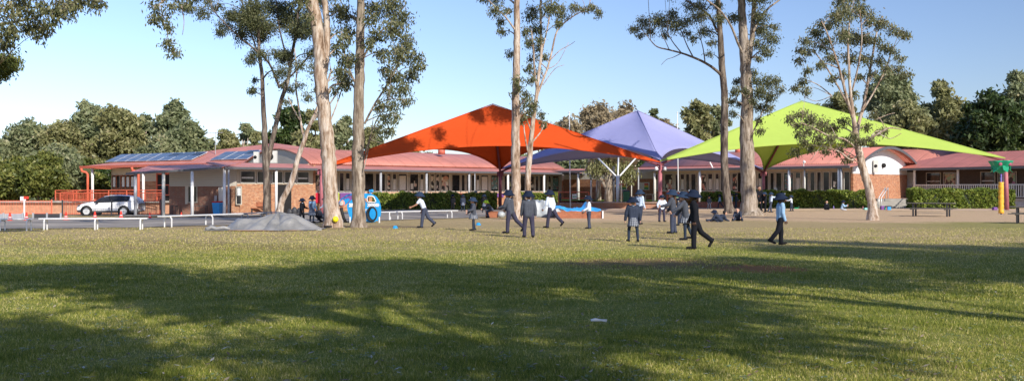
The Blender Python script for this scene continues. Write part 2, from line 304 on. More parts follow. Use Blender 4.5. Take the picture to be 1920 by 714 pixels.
# ------------------------------------------------------------------ ground
def ground():
    xs = list(range(-900, -60, 60))+[x*1.0 for x in range(-60, 62, 2)]+list(range(120, 901, 60))
    ys = list(range(-120, -10, 10))+[y*1.0 for y in range(-10, 132, 2)]+[150,180,220,280,360,500,700,1000,1600]
    vs = [(x, y, gz(x, y)) for y in ys for x in xs]; n = len(xs)
    fs = [(j*n+i, j*n+i+1, (j+1)*n+i+1, (j+1)*n+i) for j in range(len(ys)-1) for i in range(n-1)]
    m, nt, b = nmat('lawn_and_dirt')
    g = N(nt, 'ShaderNodeNewGeometry'); sp = N(nt, 'ShaderNodeSeparateXYZ'); L(nt, g.outputs['Position'], sp.inputs[0])
    v = coords(nt); big = noise(nt, v, .16, 5, .6); mid = noise(nt, v, .8, 6, .7); fine = noise(nt, v, 9, 5, .7); vf = noise(nt, v, 45, 3, .7)
    def ma(op, a, bb, c=None):
        n_ = N(nt, 'ShaderNodeMath', operation=op)
        for i, q in enumerate((a, bb, c)):
            if q is None: continue
            if isinstance(q, (int, float)): n_.inputs[i].default_value = q
            else: L(nt, q, n_.inputs[i])
        return n_.outputs[0]
    def mr(val, a, bb, lo=0., hi=1.):
        n_ = N(nt, 'ShaderNodeMapRange', interpolation_type='SMOOTHSTEP'); L(nt, val, n_.inputs[0])
        for i, q in enumerate((a, bb, lo, hi)): n_.inputs[i+1].default_value = q
        return n_.outputs[0]
    x, y = sp.outputs[0], sp.outputs[1]
    yn = ma('ADD', y, ma('MULTIPLY_ADD', big, 16, -8)); yn = ma('ADD', yn, ma('MULTIPLY_ADD', mid, 9, -4.5))
    green = ramp(nt, fine, [(.25, (.11,.15,.022)), (.5, (.23,.265,.045)), (.75, (.40,.385,.10))])
    green = mixc(nt, ma('MULTIPLY', mr(mid, .45, .72), .55), green, (.36,.30,.14))
    straw = ramp(nt, fine, [(.25, (.29,.215,.105)), (.55, (.48,.37,.20)), (.8, (.64,.51,.30))])
    straw = mixc(nt, ma('MULTIPLY', mr(mid, .55, .7), .5), straw, (.27,.26,.09))
    dirt = ramp(nt, fine, [(.2, (.44,.30,.18)), (.5, (.62,.44,.28)), (.8, (.74,.57,.39))])
    c = mixc(nt, mr(yn, 20, 30), green, straw)
    # greener again under the far right of the lawn
    gr = ma('MULTIPLY', mr(ma('ADD', x, ma('MULTIPLY_ADD', mid, 6, -3)), 13, 19), ma('SUBTRACT', 1, mr(yn, 42, 48)))
    c = mixc(nt, ma('MULTIPLY', gr, .55), c, green)
    dx = mr(ma('ADD', x, ma('MULTIPLY_ADD', big, 10, -5)), -4, 4)
    c = mixc(nt, ma('MULTIPLY', mr(yn, 43, 48), dx), c, dirt)
    # bare patches worn into the near lawn
    def patch(cx, cy, rx_, ry_, col, cc, k):
        a_ = ma('POWER', ma('ABSOLUTE', ma('DIVIDE', ma('SUBTRACT', x, cx), rx_), 0), 2); b_ = ma('POWER', ma('ABSOLUTE', ma('DIVIDE', ma('SUBTRACT', y, cy), ry_), 0), 2)
        d = ma('ADD', ma('ADD', a_, b_), ma('MULTIPLY_ADD', mid, 1.6, -.8)); d = ma('ADD', d, ma('MULTIPLY_ADD', fine, 1.0, -.5))
        return mixc(nt, ma('MULTIPLY', mr(d, 1.2, .5), k), cc, col)
    c = patch(4.4, 18.2, 1.0, 1.0, (.42,.185,.075), c, .95); c = patch(2.6, 19.4, 1.9, 1.5, (.26,.165,.09), c, .8)
    c = patch(3.2, 20.6, 2.0, .6, (.25,.16,.09), c, .6)
    c = patch(-7.6, 25, 4, 1.5, (.24,.16,.085), c, .45); c = patch(-12, 27, 5, 2.0, (.28,.21,.11), c, .55)
    c = patch(-7.5, 38.5, 5, 2.3, (.33,.235,.14), c, .8); c = patch(4, 32, 6, 2.0, (.34,.25,.14), c, .5)
    # far beyond the school
    c = mixc(nt, mr(y, 118, 140), c, (.09,.11,.035))
    c = mixc(nt, ramp(nt, vf, [(.4, (0,0,0)), (.75, (.35,.35,.35))]), c, mixc(nt, .5, c, (.05,.055,.02)))
    L(nt, c, b.inputs['Base Color']); b.inputs['Roughness'].default_value = .95; b.inputs['Specular IOR Level'].default_value = .1
    bump(nt, b, ma('ADD', vf, fine), .9, .05)
    me = bpy.data.meshes.new('ground'); me.from_pydata(vs, [], fs); me.materials.append(m); me.polygons.foreach_set('use_smooth', [True]*len(fs))
    o = bpy.data.objects.new('ground', me); COL.objects.link(o); tag(o, kind='structure')
ground()
def sheet(name, mat, x0, x1, front, back, dz=.02, step=1.0, kind='structure'):
    vs = []; fs = []; n = int((x1-x0)/step)+1; k = 14
    for i in range(n):
        x = x0+i*step; a, b = front(x), back(x)
        for j in range(k+1): y = a+(b-a)*j/k; vs.append((x, y, gz(x, y)+dz))
    for i in range(n-1):
        for j in range(k): a = i*(k+1)+j; fs.append((a, a+k+1, a+k+2, a+1))
    me = bpy.data.meshes.new(name); me.from_pydata(vs, [], fs); me.materials.append(mat)
    o = bpy.data.objects.new(name, me); COL.objects.link(o); tag(o, kind=kind); return o
def fr(x):
    pts = [(-40,34.5),(-22,35.5),(-16,37.2),(-11.4,40.5),(-8.5,44.5),(-6.2,46.5),(-2.6,51),(0,57),(3,62)]
    for (a, ya), (b, yb) in zip(pts, pts[1:]):
        if a <= x <= b:
            t = (x-a)/(b-a); return ya+(yb-ya)*t+.5*math.sin(x*1.7)*math.sin(x*.63+1)+random.uniform(-.15,.15)
    return pts[0][1] if x < -40 else 62
sheet('asphalt_yard', M['asphalt'], -60, 3, fr, lambda x: 72 if x < -24 else (73.6 if x < -12 else 73.4), step=.5)
sheet('concrete_path', M['concrete'], -29, -14, lambda x: 73.7, lambda x: 78.6 if x < -21 else 78.6+(x+21)*.9, dz=.10, step=1)
sheet('concrete_edging', M['concrete'], 10.5, 38, lambda x: 77.6, lambda x: 78.2, dz=.06, step=2)
M['paving'] = simple('pale_paving', (.60,.44,.31), .9, .2, .8, .1, 0, .3)
sheet('paved_yard', M['paving'], 3.2, 38, lambda x: 66.0 if x < 12 else 70, lambda x: 77.5, dz=.015, step=2)
# ------------------------------------------------------------------ grass blades
def grass():
    def patch(n, y0, y1, h, w, green):
        # density falls with distance like the picture does
        u = RNG.random(n); y = 1/(1/y0+(1/y1-1/y0)*u); x = (RNG.random(n)*2-1)*(y*.53+.6)
        cl = np.sin(x*2.1+np.sin(y*1.7)*2)*np.sin(y*2.6+np.sin(x*1.3)*1.7)+.6*np.sin(x*7.3+y*3.1)*np.sin(y*8.1-x*2)
        keep = RNG.random(n) < np.clip(.72+.3*cl, .25, 1)
        for (cx, cy, rx, ry) in ((4.4,18.2,1.0,1.0),(2.6,19.4,1.5,1.1)): keep &= (((x-cx)/rx)**2+((y-cy)/ry)**2 > RNG.random(n)*1.2)
        x, y, cl = x[keep], y[keep], cl[keep]; n = len(x)
        hh = h*(.45+.9*RNG.random(n))*(1+.3*cl); an = RNG.random(n)*2*PI; ln = RNG.random(n)*.8*hh; la = RNG.random(n)*2*PI
        ww = w*(.6+.8*RNG.random(n)); V = np.zeros((n,3,3))
        V[:,0] = np.stack([x-np.cos(an)*ww, y-np.sin(an)*ww, np.full(n,-.004)], 1); V[:,1] = np.stack([x+np.cos(an)*ww, y+np.sin(an)*ww, np.full(n,-.004)], 1)
        V[:,2] = np.stack([x+np.cos(la)*ln, y+np.sin(la)*ln, hh*.8], 1)
        fade = np.clip((y-14)/14, 0, 1)+.25*np.clip(np.sin(x*.45+1)*np.sin(y*.6), 0, 1); big = .5+.5*np.sin(x*.9+1.3*np.sin(y*.5))*np.sin(y*.8+x*.3)
        t = np.clip(.36+.24*RNG.standard_normal(n)+.28*fade+.20*big-.14*cl, 0, 1.1)
        return V, t
    A = [patch(330000, 6.6, 13, .035, .0032, 1), patch(250000, 13, 26, .038, .006, 1), patch(60000, 26, 38, .035, .011, 1)]
    V = np.concatenate([a[0] for a in A]); t = np.concatenate([a[1] for a in A])
    o = quads_mesh('grass', V, t, M['grass'], 3); tag(o, 'short patchy green and straw coloured lawn grass', 'grass', kind='stuff')
grass()
# small weeds, dead leaves and litter lying on the lawn
def litter():
    n = 1500; u = RNG.random(n); y = 1/(1/6.8+(1/45-1/6.8)*u); x = (RNG.random(n)*2-1)*y*.52; a = RNG.random(n)*2*PI; l = .012+.026*RNG.random(n)
    V = np.zeros((n,4,3)); d = np.stack([np.cos(a), np.sin(a), RNG.random(n)*.4], 1); w = np.stack([-np.sin(a), np.cos(a), RNG.random(n)*.5-.2], 1)
    c = np.stack([x, y, np.full(n, .032)], 1); l = l[:,None]
    V[:,0] = c-d*l; V[:,1] = c+w*l*.35; V[:,2] = c+d*l; V[:,3] = c-w*l*.35
    m = leafmat('dead_leaf', [(0, (.10,.06,.03)), (.5, (.26,.18,.10)), (.8, (.42,.36,.26)), (1, (.5,.5,.42))], .1)
    tag(quads_mesh('fallen_leaves', V, RNG.random(n), m), 'dry gum leaves scattered over the lawn', 'leaf litter', kind='stuff')
litter()
def weeds():
    n = 650; u = RNG.random(n); y = 1/(1/6.9+(1/24-1/6.9)*u); x = (RNG.random(n)*2-1)*y*.52; k = 9; Vs = []; T = []
    for q in range(k):
        a = RNG.random(n)*2*PI; l = (.006+.013*RNG.random(n))[:,None]; c = np.stack([x+.035*RNG.standard_normal(n), y+.035*RNG.standard_normal(n), .022+.02*RNG.random(n)], 1)
        d = np.stack([np.cos(a), np.sin(a), .3*RNG.random(n)], 1); w = np.stack([-np.sin(a), np.cos(a), .3*RNG.standard_normal(n)], 1); Vs.append(np.stack([c-d*l, c+w*l*.6, c+d*l, c-w*l*.6], 1)); T.append(.5+.25*RNG.standard_normal(n))
    m = leafmat('weed_leaf', [(0, (.07,.11,.05)), (.5, (.17,.23,.11)), (1, (.34,.38,.24))], .2)
    tag(quads_mesh('lawn_weeds', np.concatenate(Vs), np.clip(np.concatenate(T), 0, 1), m), 'small grey green clover weeds scattered in the near lawn', 'weeds', kind='stuff')
weeds()
# ------------------------------------------------------------------ buildings
class Fr:
    """frame of a long wing: t runs along the eave, n goes inward away from it"""
    def __init__(s, p0, d, n): s.p = Vector((*p0, 0)); s.d = Vector((*d, 0)).normalized(); s.n = Vector((*n, 0)).normalized()
    def pt(s, t, n, z): return s.p+s.d*t+s.n*n+Vector((0,0,z))
    def box(s, mb, t0, t1, n0, n1, z0, z1):
        mb.hexa([s.pt(t0,n0,z0), s.pt(t1,n0,z0), s.pt(t1,n1,z0), s.pt(t0,n1,z0)], [s.pt(t0,n0,z1), s.pt(t1,n0,z1), s.pt(t1,n1,z1), s.pt(t0,n1,z1)]); return mb
def barrel(fr_, t0, t1, n0, wid, z0, h, thick=.14, seg=14):
    mb = MB(); out = []; inn = []
    for k in range(seg+1):
        a = k/seg; nn = n0+wid*a; z = z0+h*math.sin(PI*a)**.85
        out.append((nn, z)); inn.append((nn, z-thick))
    loop = out+inn[::-1]; m = len(loop); vs = [fr_.pt(t0, *q) for q in loop]+[fr_.pt(t1, *q) for q in loop]
    fs = [(i, (i+1) % m, (i+1) % m+m, i+m) for i in range(m)]
    for k in range(seg):
        fs.append((k, 2*seg+1-k, 2*seg-k, k+1)); fs.append((m+k, m+k+1, m+2*seg-k, m+2*seg+1-k))
    return mb.add(vs, fs)
def gable(fr_, t, n0, wid, z0, h, zb, tt=.12, seg=14):
    mb = MB(); poly = [fr_.pt(t, n0+.15, zb)]+[fr_.pt(t, n0+.15+(wid-.3)*k/seg, z0-.14+h*math.sin(PI*k/seg)**.85) for k in range(seg+1)]+[fr_.pt(t, n0+wid-.15, zb)]
    return mb.prism(poly, fr_.d*tt)
def window(fr_, par, t0, t1, n, z0, z1, content=None, mat='offwhite'):
    m = MB(); w = .055
    fr_.box(m, t0, t1, n-.03, n+.05, z0, z0+w); fr_.box(m, t0, t1, n-.03, n+.05, z1-w, z1)
    fr_.box(m, t0, t0+w, n-.03, n+.05, z0+w, z1-w); fr_.box(m, t1-w, t1, n-.03, n+.05, z0+w, z1-w)
    f = m.build('window', M[mat], par)
    fr_.box(MB(), t0+w, t1-w, n+.012, n+.03, z0+w, z1-w).build('pane', M['glass'], f)
    if content:
        for (a, b, c, d, mt) in content:
            T0 = t0+w+(t1-t0-2*w)*a; T1 = t0+w+(t1-t0-2*w)*b
            fr_.box(MB(), T0, T1, n+.002, n+.009, z0+w+(z1-z0-2*w)*c, z0+w+(z1-z0-2*w)*d).build('paper_sheet' if mt in ('paper',) else 'pinned_display', M[mt], f)
    return f
def contents(wide):
    r = random.random()
    if wide:
        if r < .28: return [(.05,.95,.03,.92,'papers')]
        if r < .45: return [(.12,.9,.05,.9,'paper')]
        if r < .58: return [(.1,.9,.1,.9,'teal')]
        if r < .8: return [(.1,.42,.1,.45,'paper'), (.5,.85,.2,.6,'papers')]
        return None
    if r < .22: return [(.15,.9,.05,.7,'paper')]
    if r < .34: return [(.1,.9,.1,.9,'papers')]
    if r < .42: return [(.1,.9,.3,.6,'books')]
    return None
def sill_bricks(fr_, par, t0, t1, n, z0, z1, mat='brick_pale'): return fr_.box(MB(), t0, t1, n-.06, n+.2, z0, z1).build('sill', M[mat], par)
# ---- the long classroom wing on the left
A = Fr((-11.2, 87.0), (1, 1), (-1, 1))
wing = thing('school_building', 'long school wing with pink barrel roof and classroom windows behind the orange sail', 'building', (-11.2, 87, 0))
barrel(A, -5.6, 26, 2.35, 11.2, 3.72, 1.40).build('roof', M['roof'], wing, True)
def lean(fr_, t0, t1, n0, n1, z0, z1, th=.09):
    return MB().hexa([fr_.pt(t0,n0,z0-th), fr_.pt(t1,n0,z0-th), fr_.pt(t1,n1,z1-th), fr_.pt(t0,n1,z1-th)], [fr_.pt(t0,n0,z0), fr_.pt(t1,n0,z0), fr_.pt(t1,n1,z1), fr_.pt(t0,n1,z1)])
lean(A, -14.9, 38, 0, 2.75, 3.17, 3.60).build('verandah_roof', M['roof'], wing)
A.box(MB(), -14.9, 38, -.16, -.003, 3.02, 3.19).build('gutter', M['gutter'], wing)
m = MB(); A.box(m, -5.6, 26, 2.62, 2.8, 3.58, 3.70); m.build('fascia', M['roof'], wing)
gable(A, -5.45, 2.35, 11.2, 3.72, 1.40, 2.95).build('gable_wall', M['siding'], wing)
gable(A, 25.6, 2.35, 11.2, 3.72, 1.40, 2.95).build('gable_wall', M['siding'], wing)
for k, t in enumerate([-14.8, -10.3, -5.2, 0, 5.13, 10.3, 15.4, 20.5, 25.6, 30.7, 36]):
    g = A.pt(t, .12, 0); m = MB(); m.tube([(g.x, g.y, gz(g.x, g.y)-.1), (g.x, g.y, 3.12)], .11, 10); m.build('post', M['white'] if k in (0,1,6,7,8) else M['greypost'], wing, True)
g = A.pt(-14.5, .02, 0); MB().tube([(g.x, g.y, gz(g.x, g.y)-.1), (g.x, g.y, 3.05)], .075).build('downpipe', M['greypost'], wing, True)
for t in (10.9, 16.0, 31.2): g = A.pt(t, -.02, 0); MB().tube([(g.x, g.y, 0), (g.x, g.y, 3.05)], .05).build('downpipe', M['greypost'], wing, True)
# block with the clerestory, brick below
A.box(MB(), -13.3, -5.9, 1.5, 1.75, -.75, 1.90).build('brick_wall', M['brick'], wing)
A.box(MB(), -13.3, -5.9, 1.5, 1.75, 2.98, 3.30).build('upper_wall', M['cream'], wing)
A.box(MB(), -13.3, -5.9, 1.56, 1.70, 1.90, 2.98).build('window_band', M['cream'], wing)
for u0, u1 in ((450.6,478.6),(482,508),(510,530),(533,555),(557,579.5)):
    def tt(u): a = (u-960)/F; return ((-12.26)-a*88.06)/(a*.7071-.7071)
    window(A, wing, tt(u0), tt(u1), 1.5, 1.98, 2.94, [(.05,.9,.35,.5,'paper')] if u0 in (450.6,557) else None)
A.box(MB(), -9.55, -8.05, 1.46, 1.52, -.5, 1.88).build('door', M['dark'], wing)  # near-black slab painted in for the shade inside the open doorway
A.box(MB(), -5.9, -5.7, 1.5, 2.75, -.6, 3.5).build('return_wall', M['brick'], wing)
# windows of the classrooms
rs = random.getstate(); random.seed(21)
A.box(MB(), -5.7, 26, 2.6, 2.78, 2.98, 3.62).build('upper_wall', M['cream'], wing)
A.box(MB(), -5.7, 26, 2.64, 2.8, -.6, 1.12).build('brick_wall', M['brick'], wing)
A.box(MB(), -5.7, 26, 2.70, 2.82, 1.12, 2.98).build('window_band', M['offwhite'], wing)
sill_bricks(A, wing, -1, 26, 2.6, 1.12, 1.27)
pat = [1.08, .5, .5, .5, .5, 1.08]
t = -5.2; bay = 0
while t < 25.3:
    tt_ = t+.16
    for w in pat:
        if tt_+w < 25.9: window(A, wing, tt_, tt_+w, 2.62, 1.30, 2.94, contents(w > .8))
        tt_ += w+.14
    t += 5.13; bay += 1
for a, b, mt in ((-5.6,-4.2,'redpanel'), (-3.8,-2.6,'lime'), (-2.5,-1.3,'violet')): A.box(MB(), a, b, 2.52, 2.6, .35, 1.20).build('coloured_panel', M[mt], wing)
for a, b, mt in ((15.5,17.2,'violet'),(11.0,12.4,'redpanel')): A.box(MB(), a, b, 2.50, 2.57, .75, 1.10).build('coloured_panel', M[mt], wing)
# brick end with posters under the verandah
A.box(MB(), 26.1, 36.4, 3.6, 3.85, -.3, 2.45).build('brick_wall', M['brick'], wing); A.box(MB(), 26.1, 36.4, 3.62, 3.84, 2.45, 3.5).build('upper_wall', M['cream'], wing)
stripe = poster_mat('rainbow_poster', (.6,.6,.3), [(.6,.1,.1), (.7,.6,.1), (.1,.4,.1)], 2, .5)
for tq in (27.2, 30.0, 32.4, 34.8):
    f = A.box(MB(), tq, tq+1.15, 3.56, 3.6, 1.35, 1.95).build('poster', M['offwhite'], wing)
    for q, c in enumerate(((.02,.25,.05), (.65,.5,.05), (.6,.08,.05))): A.box(MB(), tq+.06, tq+1.09, 3.545, 3.557, 1.41+q*.16, 1.55+q*.16).build('coloured_stripe', simple('poster_stripe', c, .6), f)
# ---- left side canopy and pyramid roofed block
def gp(x, y): return gz(x, y)
m = MB(); a = [(-28.7,75.7,2.62), (-21.75,75.9,3.08), (-21.4,80,3.48), (-28.7,80,3.25)]
m.hexa(a, [(x, y, z+.09) for x, y, z in a]); m.build('canopy_roof', M['roof_flat'], wing)
m = MB(); a = [(-28.8,75.52,2.56), (-21.75,75.75,3.02), (-21.75,75.88,3.02), (-28.8,75.68,2.56)]; m.hexa(a, [(x, y, z+.15) for x, y, z in a]); m.build('gutter', M['gutter'], wing)
for x, mt in ((-28.2,'greypost'), (-26.1,'offwhite'), (-23.95,'white')):
    m = MB(); m.tube([(x, 75.9, gz(x,75.9)-.1), (x, 75.9, 2.65+(x+28.7)*.066)], .12, 10); m.build('post', M[mt], wing, True)
bw = M['brick_low2'] = brick_mat('brick_shaded_side', (1, 0), (.28,.13,.08), (.19,.075,.05), (.30,.25,.2))  # brick tones darkened, the side's shade is put into the colour
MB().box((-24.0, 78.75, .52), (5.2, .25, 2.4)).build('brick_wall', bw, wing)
MB().box((-24.0, 78.75, 2.41), (5.2, .22, 1.38)).build('upper_wall', M['siding'], wing)
Bf = Fr((-26.6, 78.6), (1, 0), (0, 1))
f = window(Bf, wing, 1.45, 2.2, -.02, .45, 1.75, None, 'cream'); Bf.box(MB(), 1.25, 1.44, -.03, .04, .35, 1.8).build('shutter', M['cream'], wing)
window(Bf, wing, 5.35, 5.8, -.6, .3, 1.72, [(.1,.9,.5,.95,'paper')], 'cream')
MB().box((-21.35, 78.3, .55), (.6, .25, 2.4)).build('brick_pier', M['brick'], wing)
MB().box((-22.55, 78.55, 1.0), (.38, .08, 1.3)).build('notice_board', M['offwhite'], wing)
MB().box((-22.95, 78.5, .75), (.2, .1, .5)).build('meter_box', M['greypost'], wing)
# pyramid roofed hall behind
hall = thing('school_hall', 'cream and brick hall with wide red hip roof and solar panels at the left', 'building', (-30, 100, 0))
Pk = Vector((-22.9, 97.5, 5.95)); G1 = Vector((-45.4, 107, 3.95)); G2 = Vector((-17.5, 88.2, 3.93)); G3 = Vector((-7, 104, 3.95)); G4 = Vector((-30, 122, 3.95))
m = MB(); base = [G1, G2, G3, G4]; m.add(base+[Pk]+[p-Vector((0,0,.15)) for p in base], [(0,1,4),(1,2,4),(2,3,4),(3,0,4),(0,5,6,1),(1,6,7,2),(2,7,8,3),(3,8,5,0),(5,8,7,6)])
m.build('roof', M['roof2'], hall)
e = (G2-G1).normalized(); nn = Vector((-e.y, e.x, 0)); H = Fr((G1.x, G1.y), (e.x, e.y), (nn.x, nn.y)); LH = (G2-G1).length
H.box(MB(), -.2, LH-1, -.18, -.02, 3.72, 3.98).build('gutter', M['coral2'], hall)
H.box(MB(), -.18, -.02, -.1, 14, 3.72, 3.96).build('gutter', M['coral2'], hall)
H.box(MB(), 2.3, LH-2, 1.9, 2.1, 2.35, 3.72).build('upper_wall', M['cream'], hall); H.box(MB(), 2.3, LH-2, 1.9, 2.12, -1.2, 2.35).build('brick_wall', M['brick'], hall)
H.box(MB(), 2.28, 2.5, 1.9, 14, -1.2, 3.72).build('end_wall', M['cream'], hall)
for k in range(5):
    window(H, hall, 2.5+k*.78, 3.2+k*.78, 1.86, 1.6, 3.0, [(.15,.85,.1,.9,'paper')] if k != 1 else None, 'timber'); window(H, hall, 2.5+k*.78, 3.2+k*.78, 1.86, .5, 1.5, None, 'timber')
H.box(MB(), 10.2, 14, 1.80, 1.88, .3, 3.0).build('doorway', M['dark'], hall)
m = MB(); H.box(m, 10.0, 10.15, 1.75, 1.9, .3, 3.15); H.box(m, 14.0, 14.15, 1.75, 1.9, .3, 3.15); H.box(m, 10.15, 14, 1.75, 1.9, 3.0, 3.15); H.box(m, 10.15, 14, 1.76, 1.79, 1.9, 2.0); H.box(m, 10.15, 14, 1.76, 1.79, .9, 1.0); H.box(m, 12, 12.1, 1.76, 1.79, 1.0, 1.9); m.build('door_frame', M['coral'], hall)
for u in (172, 267.5):
    D = 107-(u-155)*.048; p = P(u, 357, D); m = MB(); m.tube([(p.x, p.y+.2, -.8), (p.x, p.y+.2, 3.75)], .14); m.build('post', M['white'], hall, True)
    m = MB(); m.tube([(p.x-.42, p.y, -.8), (p.x-.42, p.y, 3.1), (p.x-.6, p.y, 3.3), (p.x-.95, p.y-.2, 3.4), (p.x-1.0, p.y-.25, 3.72)], .13); m.build('downpipe', M['coral'], hall, True)
# solar panels on the front plane
nrm = (G2-G1).cross(Pk-G1).normalized(); nrm = nrm if nrm.z > 0 else -nrm; upv = nrm.cross(e).normalized(); upv = upv if upv.z > 0 else -upv
def roofpt(u, v):   # where the sight line meets the roof plane
    d = Vector(((u-960)/F, 1, (357-v)/F)); o_ = Vector((0,0,CZ)); s_ = (G1-o_).dot(nrm)/d.dot(nrm); return o_+d*s_
def solar(u, v, n, rows, label):
    for r in range(rows):
        for k in range(n):
            p = roofpt(u, v)+e*(k*1.75)+upv*(r*1.08)+nrm*.10
            th = thing('solar_panel', label, 'solar panel', p, 0, 'solar panels on the hall roof')
            q = [p, p+e*1.68, p+e*1.68+upv*1.02, p+upv*1.02]; MB().prism(q, nrm*.035).build('frame', M['alu'], th)
            c = (q[0]+q[2])/2; MB().prism([c+(x-c)*.965+nrm*.036 for x in q], nrm*.004).build('cells', M['solar'], th)
solar(197, 305.5, 8, 2, 'blue solar panel lying on the left slope of the hall roof')
solar(394, 302.0, 3, 2, 'blue solar panel on the hall roof near the air conditioner')
solar(452, 291.5, 1, 1, 'upper blue solar panel above the row near the air conditioner')
solar(290, 297.5, 4, 1, 'blue solar panel in the upper row of the left array')
m = MB(); q = roofpt(404, 289); m.tube([q, q+Vector((0,0,2.1))], .03, 6); top = q+Vector((0,0,2.05)); m.tube([top+Vector((-.9,0,0)), top+Vector((.75,0,.05))], .02, 6)
for k in range(6): m.tube([top+Vector((-.8+.28*k,-.25,0)), top+Vector((-.8+.28*k,.25,0))], .012, 5)
tag(m.build('roof_antenna', M['steel']), 'thin television aerial on a mast above the solar panels', 'antenna')
def aircon(p, s, label, vertical=False, rz=PI/4*0):
    t = thing('air_conditioner', label, 'air conditioner', p, rz); m = MB(); m.box(Vector(p)+Vector((0,0,s[2]/2)), s); m.build('casing', M['offwhite'], t, bevel=.02)
    c = Vector(p)+Vector((-s[0]*.12, -s[1]/2-.01, s[2]*.52)); r = min(s[0], s[2])*.33
    m = MB(); m.lathe(c, [(r,-.005),(r,.02)], 20, rx=PI/2); f = m.build('fan_guard', M['dark'], t, True); m = MB()
    for k in range(4): m.lathe(c+Vector((0,-.03,0)), [(r*(.25+.25*k),0),(r*(.25+.25*k)+.02,.0),(r*(.25+.25*k)+.02,.01)], 20, rx=PI/2)
    return t
q = A.pt(-9.4, 2.4, 0); pac = P(517.5, 302.5, 88); aircon((pac.x, pac.y-1.6, 3.72), (.95,.4,1.05), 'large white outdoor air conditioner on the roof in front of the cream gable')
aircon((X(489,87.5), 86.0, 3.72), (.42,.4,.95), 'narrow white air conditioner box on the roof beside solar panels')
# ---- right classroom wing
Bw = Fr((26.4, 82.0), (-1, 1), (1, 1))
rw = thing('school_building', 'right school wing with pink barrel roof and white gable behind the lime sail', 'building', (26.4, 82, 0))
barrel(Bw, -.9, 22, 2.35, 10.6, 3.72, 1.42).build('roof', M['roof2'], rw, True)
lean(Bw, -1.0, 33, 0, 2.75, 3.38, 3.66).build('verandah_roof', M['roof2'], rw)
Bw.box(MB(), -1.0, 33, -.16, -.003, 3.20, 3.40).build('gutter', M['gutter'], rw)
Bw.box(MB(), -.9, 22, 2.62, 2.8, 3.66, 3.74).build('fascia', M['pinkd'], rw)
gable(Bw, -.05, 2.35, 10.6, 3.72, 1.42, 2.80).build('gable_wall', M['siding_w'], rw)
m = MB(); seg = 14   # dark barge on the gable edge
for k in range(seg):
    a0, a1 = k/seg, (k+1)/seg; q0 = (2.35+10.6*a0, 3.74+1.42*math.sin(PI*a0)**.85); q1 = (2.35+10.6*a1, 3.74+1.42*math.sin(PI*a1)**.85)
    m.hexa([Bw.pt(-.98,q0[0],q0[1]-.22), Bw.pt(-.98,q1[0],q1[1]-.22), Bw.pt(-.92,q1[0],q1[1]-.22), Bw.pt(-.92,q0[0],q0[1]-.22)], [Bw.pt(-.98,q0[0],q0[1]), Bw.pt(-.98,q1[0],q1[1]), Bw.pt(-.92,q1[0],q1[1]), Bw.pt(-.92,q0[0],q0[1])])
m.build('barge_board', M['gutter'], rw)
Bw.box(MB(), -.05, .17, 2.5, 12.8, -.1, 2.78).build('brick_wall', M['brick_end'], rw)
Bw.box(MB(), .2, 20.6, 2.6, 2.78, 3.02, 3.64).build('upper_wall', M['cream'], rw); Bw.box(MB(), .2, 20.6, 2.64, 2.8, -.1, 1.30).build('brick_wall', M['brick_b'], rw)
Bw.box(MB(), .2, 20.6, 2.70, 2.82, 1.30, 3.02).build('window_band', M['offwhite'], rw); Bw.box(MB(), .2, 20.6, 2.58, 2.7, 1.12, 1.28).build('sill', M['timber'], rw)
random.seed(5); t = .3
for bay in range(5):
    tq = t
    for w in ([.55,1.0,.62,.45,.5,.45] if bay < 4 else [1.0,.5,.5]):
        if bay == 2 and 9.4 < tq < 10.8:
            Bw.box(MB(), tq, tq+w+.1, 2.6, 2.69, .3, 2.98).build('door', M['dark'], rw)  # near-black slab, the opening's shade put into its colour
        else: window(Bw, rw, tq, tq+w, 2.62, 1.34, 2.98, contents(w > .8))
        tq += w+.13
    t += 4.48
for a, b, mt in ((1.0,2.2,'lime'), (3.3,4.6,'violet')): Bw.box(MB(), a, b, 2.52, 2.6, .7, 1.10).build('coloured_panel', M[mt], rw)
for k, t in enumerate((0.0, 3.05, 4.48, 8.96, 13.44, 18.5, 23, 28)):
    g = Bw.pt(t, .12, 0); MB().tube([(g.x, g.y, -.1), (g.x, g.y, 3.3)], .12 if k != 1 else .07, 10).build('post', M['white'] if k % 2 == 0 else M['offwhite'], rw, True)
g = Bw.pt(-.25, 0, 0); MB().tube([(g.x, g.y, -.1), (g.x, g.y, 3.3)], .08).build('downpipe', M['greypost'], rw, True)
Bw.box(MB(), 20.8, 33, 3.4, 3.6, -.1, 2.55).build('brick_wall', M['brick_b'], rw); Bw.box(MB(), 20.8, 33, 3.42, 3.58, 2.55, 3.6).build('upper_wall', M['offwhite'], rw)
for tq, mt in ((24.4,'a'), (21.6,'b')):
    f = Bw.box(MB(), tq, tq+1.4, 3.35, 3.4, 1.45, 2.2).build('poster', M['paper'], rw)
    for q, c in enumerate(((.02,.25,.05), (.65,.5,.05), (.6,.08,.05))): Bw.box(MB(), tq+.1, tq+(1.3 if mt == 'a' else .6), 3.335, 3.347, 1.52+q*.2, 1.70+q*.2).build('coloured_stripe', simple('poster_stripe', c, .6), f)
g = Bw.pt(-.5, 6.4, 0); aircon((g.x-.4, g.y-.1, 2.95), (.42,.35,1.0), 'tall narrow air conditioner fixed high on the white gable wall')
g = Bw.pt(-.12, 7.9, 3.55); m = MB(); m.lathe(g, [(.2,0),(.2,.12)], 16, ry=0, rx=PI/2); m.build('wall_vent', M['dark'], rw, True)
MB().lathe((X(708/4.2*0+828,98), 98, 4.9), [(.35,0),(.35,.5)], 12).build('roof_vent', M['coral2'], wing, True)
MB().lathe((X(1385,96), 96, 4.9), [(.35,0),(.35,.5)], 12).build('roof_vent', M['coral2'], rw, True)
